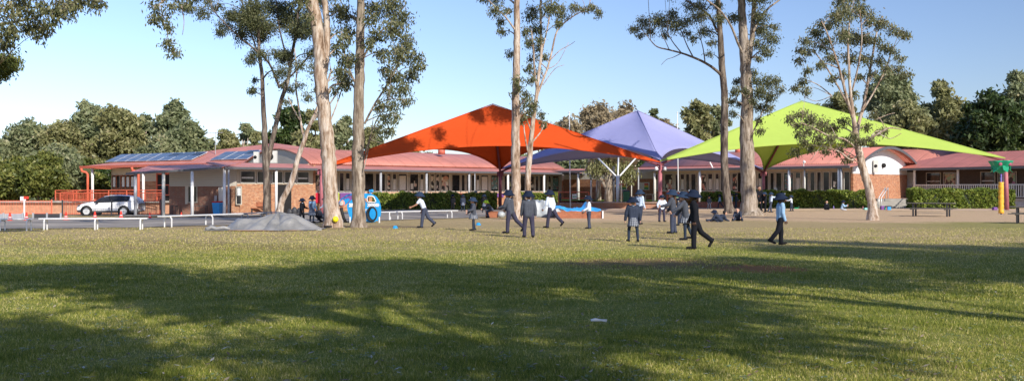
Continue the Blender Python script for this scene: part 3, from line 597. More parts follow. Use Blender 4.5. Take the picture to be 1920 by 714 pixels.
# ---- demountable building at the far right with verandah
e2 = Vector((.6,-.8,0)); Cf = Fr((X(1652.7,91.8), 91.8), (.6,-.8), (.8,.6))
dm = thing('classroom_block', 'low classroom with red tiled roof and white railed verandah at far right', 'building', (Cf.p.x, Cf.p.y, 0))
m = MB(); a, b = -.3, 26
ea = [Cf.pt(a,-.3,3.32), Cf.pt(b,-.3,3.46), Cf.pt(b,9.6,3.4), Cf.pt(a,9.6,3.32)]; r0, r1 = Cf.pt(4.6,4.6,4.75), Cf.pt(b-4,4.6,4.85)
m.add(ea+[r0, r1]+[p-Vector((0,0,.12)) for p in ea], [(0,1,5,4),(1,2,5),(2,3,4,5),(3,0,4),(0,6,7,1),(1,7,8,2),(2,8,9,3),(3,9,6,0),(6,9,8,7)]); m.build('roof', M['tile'], dm)
Cf.box(MB(), a, b, -.44, -.31, 3.16, 3.36).build('gutter', M['gutter'], dm)
Cf.box(MB(), 0, b, -.1, 2.2, .60, .76).build('verandah_floor', M['concrete'], dm); Cf.box(MB(), 0, b, 0, .12, -.1, .60).build('base_boards', M['greypost'], dm)
dmw = simple('brown_wall', (.10,.075,.06), .8); Cf.box(MB(), .3, b, 2.2, 2.4, .2, 3.2).build('wall', dmw, dm)
Cf.box(MB(), -.2, .12, 2.0, 9.2, .1, 3.2).build('end_wall', simple('grey_end_wall', (.10,.10,.10), .7), dm)
Cf.box(MB(), .45, 2.15, 1.6, 1.75, .76, 3.05).build('door_panel', M['offwhite'], dm); q = Cf.pt(1.98, 1.56, 1.75); MB().sph(q, .06).build('door_handle', M['steel'], dm)
for k, (a_, b_, mt) in enumerate(((3.1,4.5,'n'), (4.75,5.9,'books'), (8.1,9.4,'n'), (9.6,11.2,'books'), (14.2,15.4,'books'), (17.0,18.2,'n'), (19.5,20.8,'books'))):
    window(Cf, dm, a_, b_, 2.12, 1.45, 3.0, [(.05,.95,.05,.95,'books')] if mt == 'books' else [(.05,.95,.46,.52,'paper')], 'pad' if 0 else 'cream')
for k in range(7):
    t = 3.25+k*4.0; q = Cf.pt(t, .05, 0); m = MB(); m.box((q.x, q.y, 2.0), (.15,.15,2.5), math.atan2(-.8,.6)); m.build('post', M['offwhite'], dm)
m = MB(); Cf.box(m, 3.3, b, .0, .07, 1.84, 1.92); Cf.box(m, 3.3, b, .01, .06, .86, .91); t = 3.45
while t < b: Cf.box(m, t, t+.06, .012, .055, .91, 1.84); t += .19
m.build('balustrade', M['offwhite'], dm)
# barrel roof seen beyond
bb = thing('distant_building', 'far pink barrel roof showing between white gable and tiled roof', 'building', (42, 108, 0)); Ef = Fr((38.6, 104), (1, .12), (-.12, 1))
barrel(Ef, 0, 12, 0, 8, 3.9, 1.9).build('roof', M['roof2'], bb, True); Ef.box(MB(), .2, 11.8, .3, 7.6, 0, 3.85).build('wall', M['cream'], bb)
# far shelter with curved brown lining, tree columns
sh = thing('covered_walkway', 'curved brown lined shelter roof on white branching column in the middle', 'shelter', (9, 90, 0))
m = MB(); n = 10; top = []; bot = []
for k in range(n+1):
    a = k/n; y = 84.5+13*a; z = 3.25+1.5*math.cos(a*PI/2)**1.0; top.append((y, z+.12)); bot.append((y, z))
loop = top+bot[::-1]; x0, x1 = 7.0, 11.6; vs = [(x0, *q) for q in loop]+[(x1, *q) for q in loop]; k = len(loop)
m.add(vs, [(i, (i+1) % k, (i+1) % k+k, i+k) for i in range(k)]+[(i, 2*n+1-i, 2*n-i, i+1) for i in range(n)]+[(k+i, k+i+1, k+2*n-i, k+2*n+1-i) for i in range(n)]); m.build('roof', M['brown_roof'], sh)
for k in range(6):
    y = 84.8+2.4*k; z = 3.25+1.5*math.cos((y-84.5)/13*PI/2); MB().box((9.3, y, z-.09), (4.5,.12,.14)).build('rafter', M['cream'], sh)
c = P(1158.5, 333, 80); m = MB(); m.tube([(c.x, c.y, .4), (c.x, c.y, 2.5)], .125, 12); m.build('column', M['white'], sh, True)
for u, v in ((1121, 296), (1192.5, 296), (1159.5, 296)): q = P(u, v, 82.5); MB().tube([(c.x, c.y, 2.38), (q.x, q.y, q.z)], .065, 8).build('branch_strut', M['white'], sh, True)
for u, mt, D, r in ((1150.5,'darksteel',84,.10), (1108.5,'steel',88,.07), (1137,'greypost',90,.06), (1165,'offwhite',92,.06), (1184,'offwhite',93,.05), (1197,'greypost',90,.07)):
    q = P(u, 330, D); MB().tube([(q.x, q.y, 0), (q.x, q.y, 3.4)], r, 8).build('post', M[mt], sh, True)
# wall with panels at the back of the passage
bk = thing('toilet_block', 'dark recess with olive door beside the far brick wall', 'building', (16, 112, 0)); MB().box((15.2,112,1.6), (5.2,.3,3.2)).build('wall', M['brick'], bk); MB().box((14.3,111.8,1.5), (1.8,.08,2.7)).build('door', simple('olive_door', (.12,.15,.03), .6), bk)
MB().box((15,113,3.35), (6.5,4,.25)).build('roof', M['gutter'], bk)
def text_mesh(cu):
    o = bpy.data.objects.new('tmp', cu); COL.objects.link(o); dg = bpy.context.evaluated_depsgraph_get(); me = bpy.data.meshes.new_from_object(o.evaluated_get(dg)); bpy.data.objects.remove(o); return me
# ------------------------------------------------------------------ shade sails
PA = P(603, 313, 62); PB = P(938, 318.5, 74); PC = P(1237.8, 304, 66.5); PD = P(1431.6, 319, 80); PE = P(1885, 296.5, 72)
def sailpost(top, label, base=None, r=.115, mat='pink', lean_=0.0):
    t = thing('sail_post', label, 'post', (top.x+lean_, top.y, gz(top.x, top.y)), 0, 'steel posts holding up the shade sails')
    m = MB(); m.tube([(top.x+lean_, top.y, gz(top.x, top.y)-.2), (top.x, top.y, top.z-.12)], r, 14); m.build('pole', M[mat], t, True)
    m = MB(); m.box((top.x, top.y, top.z-.13), (.34,.34,.03)); m.box((top.x, top.y, top.z-.30), (.03,.5,.32)); m.box((top.x, top.y, top.z-.30), (.5,.03,.32)); m.build('head_plate', M['pinkd' if mat == 'pinkd' else 'pink'], t); return t
sailpost(PA, 'dusty pink sail post behind the big pale gum trunk at left'); sailpost(PB, 'dark plum sail post under the orange sail centre', mat='pinkd')
sailpost(PC, 'dusty pink sail post where orange, lavender and lime sails meet', r=.135); sailpost(PD, 'dusty pink sail post behind the hedge under the lime sail')
sailpost(PE, 'leaning dusty pink sail post beside the flower shaped bucket', r=.15, lean_=.12)
def sail(name, label, cs, peak, mat, pulls=(.3,.3,.3)):
    t = thing(name, label, 'shade sail', (peak.x, peak.y, 0)); m = MB(); NS, NR = 28, 14; seam = MB(); frame = MB()
    for i in range(3):
        a, b = cs[i], cs[(i+1) % 3]; mid = (a+b)/2; vs = []; fs = []
        for r in range(NR+1):
            rr = r/NR
            for s_ in range(NS+1):
                s = s_/NS; w = 4*s*(1-s); e_ = a.lerp(b, s)+(peak-mid)*w*pulls[i]*(1-.12*(1-w))
                p = peak.lerp(e_, rr); p.z -= w*.30*math.sin(PI*rr)*(1-.3*rr); vs.append(p+Vector((0,0,-.05*(1-rr)**6)))
        for r in range(NR):
            for s_ in range(NS): q = r*(NS+1)+s_; fs.append((q, q+1, q+NS+2, q+NS+1))
        m.add(vs, fs)
        seam.tube([a+Vector((0,0,.015)), a.lerp(peak, .5)+Vector((0,0,.012)), peak], .022, 6)
        q = [vs[int(NR*.55)*(NS+1)+k]+Vector((0,0,.004)) for k in range(NS+1)]; seam.tube(q, .012, 5)
        inn = (peak-a); frame.tube([a+Vector((0,0,-.22)), a.lerp(peak, .10)+Vector((0,0,-.22)), a.lerp(peak, .5)+Vector((0,0,-.16)), peak+Vector((0,0,-.18))], .075, 8)
        edge = [vs[NR*(NS+1)+k]+Vector((0,0,-.012)) for k in range(NS+1)]; seam.tube(edge, .022, 6)
    c = m.build('canopy', M[mat], t, True); sd = c.modifiers.new('thick', 'SOLIDIFY'); sd.thickness = .012
    seam.build('hem', M[mat], t, True); frame.build('rafter', M['pinkd'], t, True)
PkO = P(924, 195, 67.5); PkP = P(1195, 207, 73.5); PkG = P(1503, 189, 72.8)
up = Vector((0,0,.02))
sail('shade_sail', 'large orange shade sail dappled with tree shadow', [PA, PC+up*0, PB], PkO, 'sail_orange')
sail('shade_sail', 'lavender blue shade sail between the orange and lime ones', [PB+up*3, PC+up*8, PD+up*3], PkP, 'sail_purple', (.30,.30,.22))
sail('shade_sail', 'bright lime green shade sail at right', [PC+up*4, PE, PD], PkG, 'sail_green', (.27,.3,.3))
for sx in (-1, 1):
    t = thing('floodlight', 'small white floodlight fixed %s the post head where three sails meet' % ('left of' if sx < 0 else 'right of'), 'floodlight', (PC.x+sx*.3, PC.y-.2, PC.z-.5))
    MB().lathe((PC.x+sx*.3, PC.y-.25, PC.z-.42), [(.03,.12),(.10,.05),(.13,-.12)], 12, ry=sx*.4).build('lamp_shade', M['white'], t, True); MB().tube([(PC.x+sx*.1, PC.y-.1, PC.z-.28), (PC.x+sx*.3, PC.y-.22, PC.z-.32)], .02, 6).build('bracket', M['steel'], t)
# ------------------------------------------------------------------ flagpoles
for u, vt, vb, l in ((1069.5, 212, 391.5, 'tall thin white flagpole behind the blue tarpaulin'), (1272, 212, 388, 'tall thin white flagpole right of the lavender sail peak')):
    g = G(u, vb); u2 = u+2.5; h = Z(vt, g.y); t = thing('flagpole', l, 'flagpole', g)
    MB().tube([(g.x, g.y, -.1), (X(u-2, g.y), g.y, h)], [.055, .03], 10).build('pole', M['white'], t, True); MB().sph((X(u-2, g.y), g.y, h+.04), .06).build('cap', M['white'], t, True)
# ------------------------------------------------------------------ fences on the left
def fence(label, p0, p1, h, name='metal_fence', gap=.115, mat='coral', every=2.4, bw=.022):
    p0 = Vector((*p0, 0)); p1 = Vector((*p1, 0)); d = p1-p0; Ln = d.length; d.normalize(); t = thing(name, label, 'fence', (p0.x, p0.y, gz(p0.x, p0.y)))
    def g(s): q = p0+d*s; return gz(q.x, q.y)
    m = MB(); s = 0; w = math.atan2(d.y, d.x)
    while s < Ln:
        q = p0+d*s; m.box((q.x, q.y, g(s)+h/2+.03), (bw,bw,h-.08), w); s += gap
    m.build('bars', M[mat], t)
    n = max(1, round(Ln/every)); m = MB()
    for k in range(n):
        a, b = Ln*k/n, Ln*(k+1)/n; A_, B_ = p0+d*a, p0+d*b
        for z in (.12, h-.08): m.tube([(A_.x, A_.y, g(a)+z), (B_.x, B_.y, g(b)+z)], .028, 4)
    m.build('rails', M[mat], t)
    for k in range(n+1):
        q = p0+d*(Ln*k/n); MB().box((q.x, q.y, g(Ln*k/n)+h/2), (.085,.085,h+.1), w).build('post', M[mat], t)
    return t
xf = lambda u, D: (X(u, D), D)
fence('coral spear fence with gate running behind the parked white car', xf(117, 79.8), xf(300, 79.8), 1.25)
fence('coral spear fence at the far left in front of the bushes', xf(-60, 80), xf(97, 83), 1.2)
fence('thin bar fence in front of the parked white car', xf(117, 76.7), xf(302, 76.7), 1.2, mat='darksteel', gap=.15, every=3.6, bw=.009)
# ramp wall and balustrade
rampm = simple('ramp_wall', (.50,.27,.17), .85, .15, 3)
t = thing('access_ramp', 'brick ramp wall topped with concrete behind the car', 'ramp', (-37, 90, -.8)); MB().box((-35, 90.2, -.25), (23, .3, 1.15)).build('wall', rampm, t); MB().box((-36.5, 90.0, .40), (20, .5, .16)).build('coping', M['concrete'], t)
def handrail(label, pts, h=1.0, mat='coral', balusters=.13, rails=(1.0, .78), bottom=.08):
    t = thing('balustrade', label, 'railing', pts[0]); pts = [Vector(p) for p in pts]; m = MB(); b = MB()
    for a, c in zip(pts, pts[1:]):
        for r in rails: m.tube([a+Vector((0,0,h*r)), c+Vector((0,0,h*r))], .035, 6)
        if bottom: m.tube([a+Vector((0,0,bottom)), c+Vector((0,0,bottom))], .025, 6)
        n = int((c-a).length/balusters) if balusters else 0
        for k in range(1, n): q = a.lerp(c, k/n); b.box(q+Vector((0,0,h*rails[-1]/2+bottom/2)), (.02,.02,h*rails[-1]-bottom))
    m.build('rails', M[mat], t)
    if b.v: b.build('balusters', M[mat], t)
    for a, c in zip(pts, pts[1:]):
        n = max(1, round((c-a).length/1.7))
        for k in range(n+1): q = a.lerp(c, k/n); MB().box(q+Vector((0,0,h/2)), (.07,.07,h+.02)).build('post', M[mat], t)
    return t
handrail('upper coral balustrade along the ramp in front of the hall', [(X(104,90), 90, .40), (X(306,88), 88, .42)])
handrail('lower coral balustrade left of the hall corner', [(X(104,91), 92, .30), (X(165,95), 96, .55)], .9)
# low retaining boards
for u0, u1, v0, v1, mt, l in ((-30, 45, 400.5, 409.5, 'greypost', 'low grey retaining panel at the far left edge'), (62, 116, 400, 408.8, 'darksteel', 'low dark retaining panel left of the fence gate')):
    g = G((u0+u1)/2, v1); w = (u1-u0)*g.y/F; h = (v1-v0)*g.y/F; t = thing('low_barrier', l, 'barrier', g)
    MB().box((g.x, g.y, g.z+h/2), (w, .06, h)).build('panel', M[mt], t, bevel=.01)
    for k in (-1, 0, 1): MB().box((g.x+k*w*.48, g.y-.055, g.z+h/2+.02), (.09,.05,h+.05)).build('stake', M['steel'], t)
# small sign post
g = G(45.5, 409); t = thing('marker_post', 'short white post with a small red and white sign between low panels', 'sign', g); MB().tube([g, g+Vector((0,0,1.0))], .045, 8).build('post', M['white'], t); MB().box(g+Vector((-.05,-.03,1.05)), (.30,.02,.22)).build('sign_board', M['white'], t); MB().box(g+Vector((.12,-.045,1.1)), (.26,.02,.14), 0).build('sign_board', M['cone'], t)
# ------------------------------------------------------------------ car
def car():
    cx, cy = X(208, 78.5), 78.5; z0 = gz(cx, cy); Ln = 4.78
    t = thing('parked_car', 'white five door crossover car parked behind the fence', 'car', (cx, cy, z0)); x_ = cx-Ln/2
    # stations: x, sill z, mid z, belt z, roof z, halfwidths sill/mid/belt/roof
    S = [(0,.42,.52,.66,.70,.55,.60,.52,.40),(.10,.30,.50,.76,.80,.72,.78,.70,.58),(.35,.26,.52,.86,.91,.82,.87,.80,.68),(.75,.25,.55,.93,.99,.86,.92,.86,.74),(1.15,.25,.58,.97,1.07,.87,.93,.88,.74),
         (1.40,.25,.6,.99,1.13,.88,.94,.88,.72),(1.75,.25,.6,1.00,1.34,.88,.94,.88,.66),(2.1,.25,.6,1.01,1.49,.88,.94,.88,.63),(2.6,.25,.6,1.03,1.58,.88,.94,.88,.62),(3.2,.25,.6,1.06,1.585,.88,.94,.88,.62),(3.7,.25,.62,1.09,1.565,.88,.94,.88,.61),
         (4.1,.25,.64,1.15,1.52,.88,.94,.87,.62),(4.42,.27,.66,1.17,1.42,.86,.91,.85,.64),(4.66,.32,.68,1.10,1.20,.82,.88,.82,.70),(4.78,.42,.66,.92,.98,.72,.78,.72,.62)]
    body, glass, clad = MB(), MB(), MB(); rings = []
    for x, zs, zm, zb, zr, ws, wm, wb, wr in S:
        half = [(ws, zs), (wm, zs+.16), (wm, zm), (wb*.5+wm*.5+.01, (zm+zb)/2+.02), (wb, zb), (wr, zr-.03), (wr*.8, zr+.005), (0, zr+.02)]
        rings.append([Vector((x_+x, cy-w, z0+z)) for w, z in half]+[Vector((x_+x, cy+w, z0+z)) for w, z in half[-2::-1]])
    n = len(rings[0])
    for i in range(len(S)-1):
        for k in range(n-1):
            q = (rings[i][k], rings[i+1][k], rings[i+1][k+1], rings[i][k+1]); side = k in (4, n-6)
            gl = side and 5 <= i <= 10 or (k in (5,6,7,8) and (i in (5,6) or i in (11,12)) and 0)
            ws_ = k in (5,6,n-8,n-7) and i in (5,6)
            (glass if gl or ws_ else clad if k in (0, n-2) else body).add(q, [(0,1,2,3)])
        body.add([rings[i][0], rings[i+1][0], rings[i+1][-1], rings[i][-1]], [(3,2,1,0)])
    for r in (rings[0], rings[-1]): body.add(r, [tuple(range(n))])
    def weld(o):
        w = o.modifiers.new('w', 'WELD'); w.merge_threshold = .002; return o
    paint = simple('car_paint_white', (.90,.90,.90), .2, .02, 1, .6)
    weld(body.build('body', paint, t, True)); weld(glass.build('window', M['glass'], t, True)); weld(clad.build('lower_cladding', M['gutter'], t, True))
    for sy in (-1, 1):
        for x in (.88, 3.72):
            c = Vector((x_+x, cy+sy*.80, z0+.35)); rx = PI/2*sy
            MB().lathe(c+Vector((0,sy*.135,0)), [(.46,-.02),(.46,.012)], 28, rx=-PI/2*sy).build('wheel_arch', M['black'], t, True)
            w = MB(); w.lathe(c, [(.24,-.1),(.33,-.1),(.36,-.06),(.36,.10),(.33,.145),(.25,.15)], 28, rx=-PI/2*sy); wh = w.build('wheel', M['black'], t, True)
            r = MB(); r.lathe(c+Vector((0,sy*.150,0)), [(.05,0),(.06,.012)], 12, rx=-PI/2*sy)
            for k in range(5):
                a = 2*PI*k/5+.3; r.box(c+Vector((math.cos(a)*.13, sy*.158, math.sin(a)*.13)), (.22,.02,.075), 0, 0, -a)
            r.lathe(c+Vector((0,sy*.150,0)), [(.215,0),(.25,.0),(.25,.012),(.215,.012)], 28, rx=-PI/2*sy); r.build('rim', M['alu'], wh)
    for sy in (-1,): 
        MB().box((x_+.32, cy-.74, z0+.80), (.34,.20,.09), .35).build('headlight', M['gutter'], t, bevel=.02); MB().box((x_+4.55, cy-.79, z0+.98), (.28,.10,.08), -.4).build('tail_light', M['redlid'], t, bevel=.02)
    MB().box((x_+1.72, cy-1.0, z0+1.02), (.16,.2,.12)).build('wing_mirror', M['black'], t, bevel=.03)
    m = MB()
    for x in (1.55, 2.62, 3.42): m.box((x_+x, cy-.945, z0+.72), (.012,.012,.6), 0, -.0)
    m.build('door_gap', M['gutter'], t)
    for x in (2.45, 3.30): MB().box((x_+x, cy-.955, z0+.90), (.18,.02,.025)).build('door_handle', M['offwhite'], t)
    for x in (2.62, 3.5): MB().box((x_+x, cy-.775, z0+1.28), (.06,.02,.50), 0, .55).build('pillar', M['black'], t)
car()
# ------------------------------------------------------------------ benches
def bench(label, a, b, legs, z=.42, mat='alu', wid=.26, group='metal benches along the yard edge'):
    a = Vector(a); b = Vector(b); d = (b-a); Ln = d.length; w = math.atan2(d.y, d.x); q = (a+b)/2
    t = thing('bench', label, 'bench', (q.x, q.y, gz(q.x, q.y)), 0, group); zc = gz(q.x, q.y)+z
    nn = Vector((-math.sin(w), math.cos(w), 0))
    MB().box((q.x, q.y, zc), (Ln, wid, .045), w).build('seat', M[mat], t, bevel=.008)
    for s in legs:
        c = a+d*s; m = MB(); o1, o2 = c-nn*.17+d.normalized()*.0, c+nn*.17; g1 = gz(o1.x, o1.y)
        m.tube([(o1.x, o1.y, g1-.05), (o1.x, o1.y, zc-.10), tuple(o1.lerp(o2, .12))[:2]+(zc-.045,), tuple(o1.lerp(o2, .88))[:2]+(zc-.045,), (o2.x, o2.y, zc-.10), (o2.x, o2.y, g1-.05)], .028, 6)
        m.build('leg', M[mat], t)
bench('white metal bench cut by the left edge of the lawn', G(-55, 432), G(60, 432), (.52,.95), .40)
bench('longest white metal bench at left in front of the car', G(74, 431), G(277, 430), (.055,.52,.94), .40)
bench('white metal bench right of the longest one', G(300, 426.5), G(452, 419), (.09,.58), .42)
bench('dark legged bench half hidden by the grey mound', G(452, 415), G(522, 412), (.1,.6), .36, 'greypost')
bench('short metal bench end showing beside the blue play car', G(664, 412.5), G(742, 412.5), (.3,.86), .38)
bench('long metal bench behind the running boy', G(743, 411.5), G(856, 408.5), (.06,.88), .38)
# ------------------------------------------------------------------ cones
def cone0():
    t = thing('traffic_cone', 'x', 'cone', (0,0,0), 0, 'small red cones along the driveway'); MB().lathe((0,0,0), [(.13,.02),(.115,.03),(.03,.42),(.02,.43)], 14).build('body', M['cone'], t, True)
    MB().box((0,0,.012), (.32,.32,.024)).build('base', M['cone'], t); MB().lathe((0,0,0), [(.088,.16),(.066,.25)], 14).build('stripe', M['white'], t, True); return t
c0 = cone0()
for i, (u, v, l) in enumerate(((18.6,414,'red traffic cone nearest the left edge'), (49.5,413.5,'red traffic cone beside the small marker post'), (123.6,412.5,'red traffic cone in front of the dark fence post'), (178,411.5,'red traffic cone by the front wheel of the car'), (227,410,'red traffic cone by the rear wheel of the car'), (281,408.5,'red traffic cone between the two left verandah posts'), (340,406.5,'red traffic cone in front of the shuttered window'))):
    g = G(u, v); s = .92 if i < 5 else .85; (dup(c0, g, .3*i, l, (s,s,s)) if i else None)
    if not i: c0.location = g; c0['label'] = l; c0.scale = (s,s,s)
# ------------------------------------------------------------------ bins
def wheelie(label, g, s, mat, lid, rz=0):
    t = thing('wheelie_bin', label, 'bin', g, rz); m = MB(); m.hexa([(-.22,-.25,.06),(.22,-.25,.06),(.22,.22,.06),(-.22,.22,.06)], [(-.29,-.33,.95),(.29,-.33,.95),(.29,.33,.95),(-.29,.33,.95)])
    o = m.mesh('body', M[mat]); b = bpy.data.objects.new('body', o); COL.objects.link(b); b.parent = t
    m = MB(); m.hexa([(-.31,-.36,.95),(.31,-.36,.95),(.31,.38,.95),(-.31,.38,.95)], [(-.27,-.30,1.02),(.27,-.30,1.02),(.27,.36,1.05),(-.27,.36,1.05)]); b = bpy.data.objects.new('lid', m.mesh('lid', M[lid])); COL.objects.link(b); b.parent = t
    for x in (-.24,.24): b = bpy.data.objects.new('wheel', MB().lathe((x,.28,.10), [(.10,-.03),(.10,.03)], 14, ry=PI/2).mesh('wheel', M['black'])); COL.objects.link(b); b.parent = t
    t.scale = (s,s,s)
wheelie('blue wheelie bin with red lid by the corner verandah post', G(408.5, 404.3), 1.08, 'bluebin', 'redlid', -.2)
wheelie('dark green wheelie bin on the raised brick terrace', (X(1174,79.5), 79.5, .45), .92, 'greenbin', 'darksteel')
# tables and seats against the wall
def frame_table(label, x, y, z, w, d, h, cat='table'):
    t = thing('small_table' if cat == 'table' else 'small_bench', label, cat, (x, y, z)); MB().box((x, y, z+h), (w, d, .035)).build('top', M['darksteel'], t)
    for a in (-1,1):
        for b in (-1,1): MB().box((x+a*(w/2-.03), y+b*(d/2-.03), z+h/2), (.035,.035,h)).build('leg', M['darksteel'], t)
frame_table('thin legged dark table left of the shutter window', X(326.5,77.8), 77.8, -.5, .42,.4,.72)
frame_table('wide dark table against the shaded brick wall', X(376,77.8), 77.8, -.5, .95,.5,.72)
t = thing('slatted_bench', 'brown slatted seat against the brick wall behind the forked gum', 'bench', (X(487,80), 79.6, -.45)); q = Vector((X(487,80), 79.9, -.42))
MB().box(q+Vector((0,0,.42)), (1.3,.4,.05)).build('seat', M['timber'], t); MB().box(q+Vector((0,.2,.72)), (1.3,.04,.35)).build('backrest', M['timber'], t)
for s in (-.55,.55): MB().box(q+Vector((s,0,.2)), (.05,.4,.42)).build('leg', M['darksteel'], t)
for u, D in ((1209,93.5), (1224,92)): frame_table('tall dark table against the bricks under the poster, %s one' % ('left' if u < 1215 else 'right'), X(u, D), D-3, .3, .7,.35,.75)
t = thing('school_bag_pile', 'pile of dark bags against the orange brick wall', 'bags', (X(552,78), 77, -.2)); m = MB()
for dx, h in ((-.35,.28),(0,.36),(.4,.33)): m.sph((X(552,77)+dx, 77, gz(-16,77)+h*.6), (.24,.2,h), 12, 8)
m.build('bags', M['darksteel'], t, True)
# ------------------------------------------------------------------ picnic tables
def picnic(label, g, rz, s=1.0):
    t = thing('picnic_table', label, 'picnic table', g, rz, 'dark picnic tables on the right'); W = 'woodgrey'
    def part(nm, mb, mt): b = bpy.data.objects.new(nm, mb.mesh(nm, M[mt])); COL.objects.link(b); b.parent = t
    m = MB()
    for k in range(5): m.box((0, -.30+.15*k, .70), (2.3,.135,.045))
    part('top', m, W)
    for sy in (-1,1):
        m = MB()
        for k in (-1,1): m.box((0, sy*.78+k*.07, .42), (2.3,.13,.045))
        part('bench', m, W)
    for sx in (-.85,.85):
        m = MB(); m.box((sx,0,.39), (.05,1.75,.06)); m.box((sx,0,.655), (.05,.72,.05)); part('crossbar', m, 'darksteel')
        for sy in (-.28,.28): m = MB(); m.box((sx, sy, .33), (.075,.075,.68)); part('leg', m, 'darksteel')
    t.scale = (s,s,s)
picnic('dark picnic table in front of the right hand hedge', G(1746, 405.5), -.62, 1.02); picnic('dark picnic table cut by the right edge', G(1950, 419), -.55, 1.0)
# ------------------------------------------------------------------ tarp covered sand mound
def mound():
    c = Vector((X(505,36.2), 36.2, 0)); t = thing('sand_mound', 'heap covered by a crumpled grey tarpaulin with orange sand at its edge', 'mound', c)
    def hfun(x, y, sand=False):
        # x -2..1.9 along the picture, y depth
        e = math.sqrt(((x-.35)/1.62)**2+(y/1.35)**2); h = .45*max(0, 1-e**1.5)**.9
        h = max(h, .34*max(0, 1-math.sqrt(((x+.75)/.9)**2+(y/1.0)**2)**1.8)); return h
    for nm, mt, k in (('tarpaulin', 'tarp', 1.0), ('sand', 'sand', .0)):
        vs = []; fs = []; nx, ny = 120, 70
        for j in range(ny+1):
            for i in range(nx+1):
                x = -2.1+4.0*i/nx; y = -1.45+2.9*j/ny
                if k:
                    h = hfun(x, y); an = math.atan2(y, x-.3); f = .085*abs(math.sin(3.5*an+1.1*x+.8*math.sin(3*x)))+.03*math.sin(2.6*x+3.2*y)+.022*abs(math.sin(5*x-6*y+math.sin(3*y)))-.02
                    ed = math.sqrt(((x-.05)/1.95)**2+(y/1.28)**2)+.07*math.sin(5*x+2)+.06*math.sin(7*y+x*3)+(.05 if -.9 < x < .5 and y < 0 else 0); h *= min(1, max(0, (1-ed)*3.0)); z = max(h+f*(.5+1.2*min(1, h*4))*min(1, max(0, (1.02-ed)*5)), .03)
                else: e = math.sqrt(((x-.0)/1.75)**2+((y+.15)/1.40)**2); z = .035*(1-e)+.02
                vs.append(c+Vector((x, y, z)))
        for j in range(ny):
            for i in range(nx):
                x = -2.1+4.0*(i+.5)/nx; y = -1.45+2.9*(j+.5)/ny
                if k:
                    edge = math.sqrt(((x-.05)/1.95)**2+(y/1.28)**2)+.07*math.sin(5*x+2)+.06*math.sin(7*y+x*3)+(.05 if -.9 < x < .5 and y < 0 else 0)
                    if x < -1.2: edge = abs(y+.75)/.32 if x > -2.05 else 2
                    if edge > 1: continue
                elif math.sqrt((x/1.7)**2+((y+.15)/1.32)**2)+.05*math.sin(6*x+3*y) > 1: continue
                q = j*(nx+1)+i; fs.append((q, q+1, q+nx+2, q+nx+1))
        o = MB(); o.v = [tuple(v) for v in vs]; o.f = fs; o.m = [0]*len(fs); o = o.build(nm, M[mt], t, True)
        if k: s = o.modifiers.new('t', 'SOLIDIFY'); s.thickness = .008
    # rolled end and loose tail of the sheet
    a = [c+Vector(p) for p in ((-2.0,-.85,.05),(-1.85,-.7,.12),(-1.65,-.8,.07),(-1.45,-.65,.10),(-1.2,-.7,.06))]; MB().tube(a, [.07,.075,.06,.07,.04], 8).build('rolled_edge', M['tarp'], t, True)
    a = [c+Vector(p) for p in ((1.15,-.6,.08),(1.45,-.68,.04),(1.8,-.62,.035),(2.0,-.66,.02))]; MB().tube(a, [.12,.06,.05,.03], 8, sq=.4).build('sheet_tail', M['tarp'], t, True)
mound()
# ------------------------------------------------------------------ sandpit with tarps
def crumple(name, label, cx, cy, w, d, hf, mat, cat, base=0, edge=.12, parent=None):
    vs = []; fs = []; nx, ny = 70, 34
    for j in range(ny+1):
        for i in range(nx+1):
            a, b = i/nx, j/ny; x = (a-.5)*w; y = (b-.5)*d; h = hf(a, b)
            f = .05*math.sin(9*x+5*y)+.05*abs(math.sin(6*x-7*y+2*math.sin(3*x)))+.03*math.sin(17*x+9*y)
            vs.append((cx+x+edge*.4*math.sin(9*b), cy+y+edge*.5*math.sin(11*a), base+max(.015, h+f*(.3+h))))
    for j in range(ny):
        for i in range(nx): q = j*(nx+1)+i; fs.append((q, q+1, q+nx+2, q+nx+1))
    m = MB(); m.v = vs; m.f = fs; m.m = [0]*len(fs); o = m.build(name, M[mat], parent, True); s = o.modifiers.new('t', 'SOLIDIFY'); s.thickness = .008
    if not parent: tag(o, label, cat)
    return o
x0, x1 = X(1043,51), X(1130,51); t = thing('sandpit', 'low red brown timber sandpit box beside the boy in the pale shirt', 'sandpit', ((x0+x1)/2, 51, 0)); cx = (x0+x1)/2
MB().box((cx, 51, .165), (x1-x0, .06, .33)).build('board', M['timber'], t); MB().box((cx, 54, .165), (x1-x0, .06, .33)).build('board', M['timber'], t)
for x in (x0, x1): MB().box((x, 52.5, .165), (.06, 2.94, .33)).build('board', M['timber'], t); MB().box((x, 50.93, .18), (.07,.07,.38)).build('corner_post', M['white'], t)
MB().box((cx, 52.5, .12), (x1-x0-.08, 2.9, .2)).build('sand', M['sand'], t)
crumple('tarpaulin', 'bright blue tarpaulin bunched over the timber sandpit', cx-.15, 51.9, 2.45, 1.5, lambda a, b: .10+.13*math.sin(PI*b)+.34*math.exp(-((a-.74)/.07)**2)*math.sin(PI*b)+.12*math.exp(-((a-.14)/.12)**2), 'tarp_blue', 'tarpaulin', .25)
crumple('tarpaulin', 'pale grey tarpaulin draped over a heap behind the striding boys', X(1028,54), 53.6, 1.9, 1.7, lambda a, b: (.78*(1-max(0, (a-.35)/.65)**1.3) if a > .35 else .80)*min(1, math.sin(PI*min(1, max(0, b)))*2.2)*min(1, a*9)*min(1, (1-a)*12), 'tarp_pale', 'tarpaulin')
t = thing('wooden_box', 'small brown wooden box seat near the dark plum sail post', 'box', (X(922,52), 52, 0)); MB().box((X(922,52), 52.1, .15), (.62,.4,.30)).build('body', M['timber'], t, bevel=.01); MB().box((X(922,52), 52.1, .315), (.66,.44,.025)).build('lid', M['timber'], t)
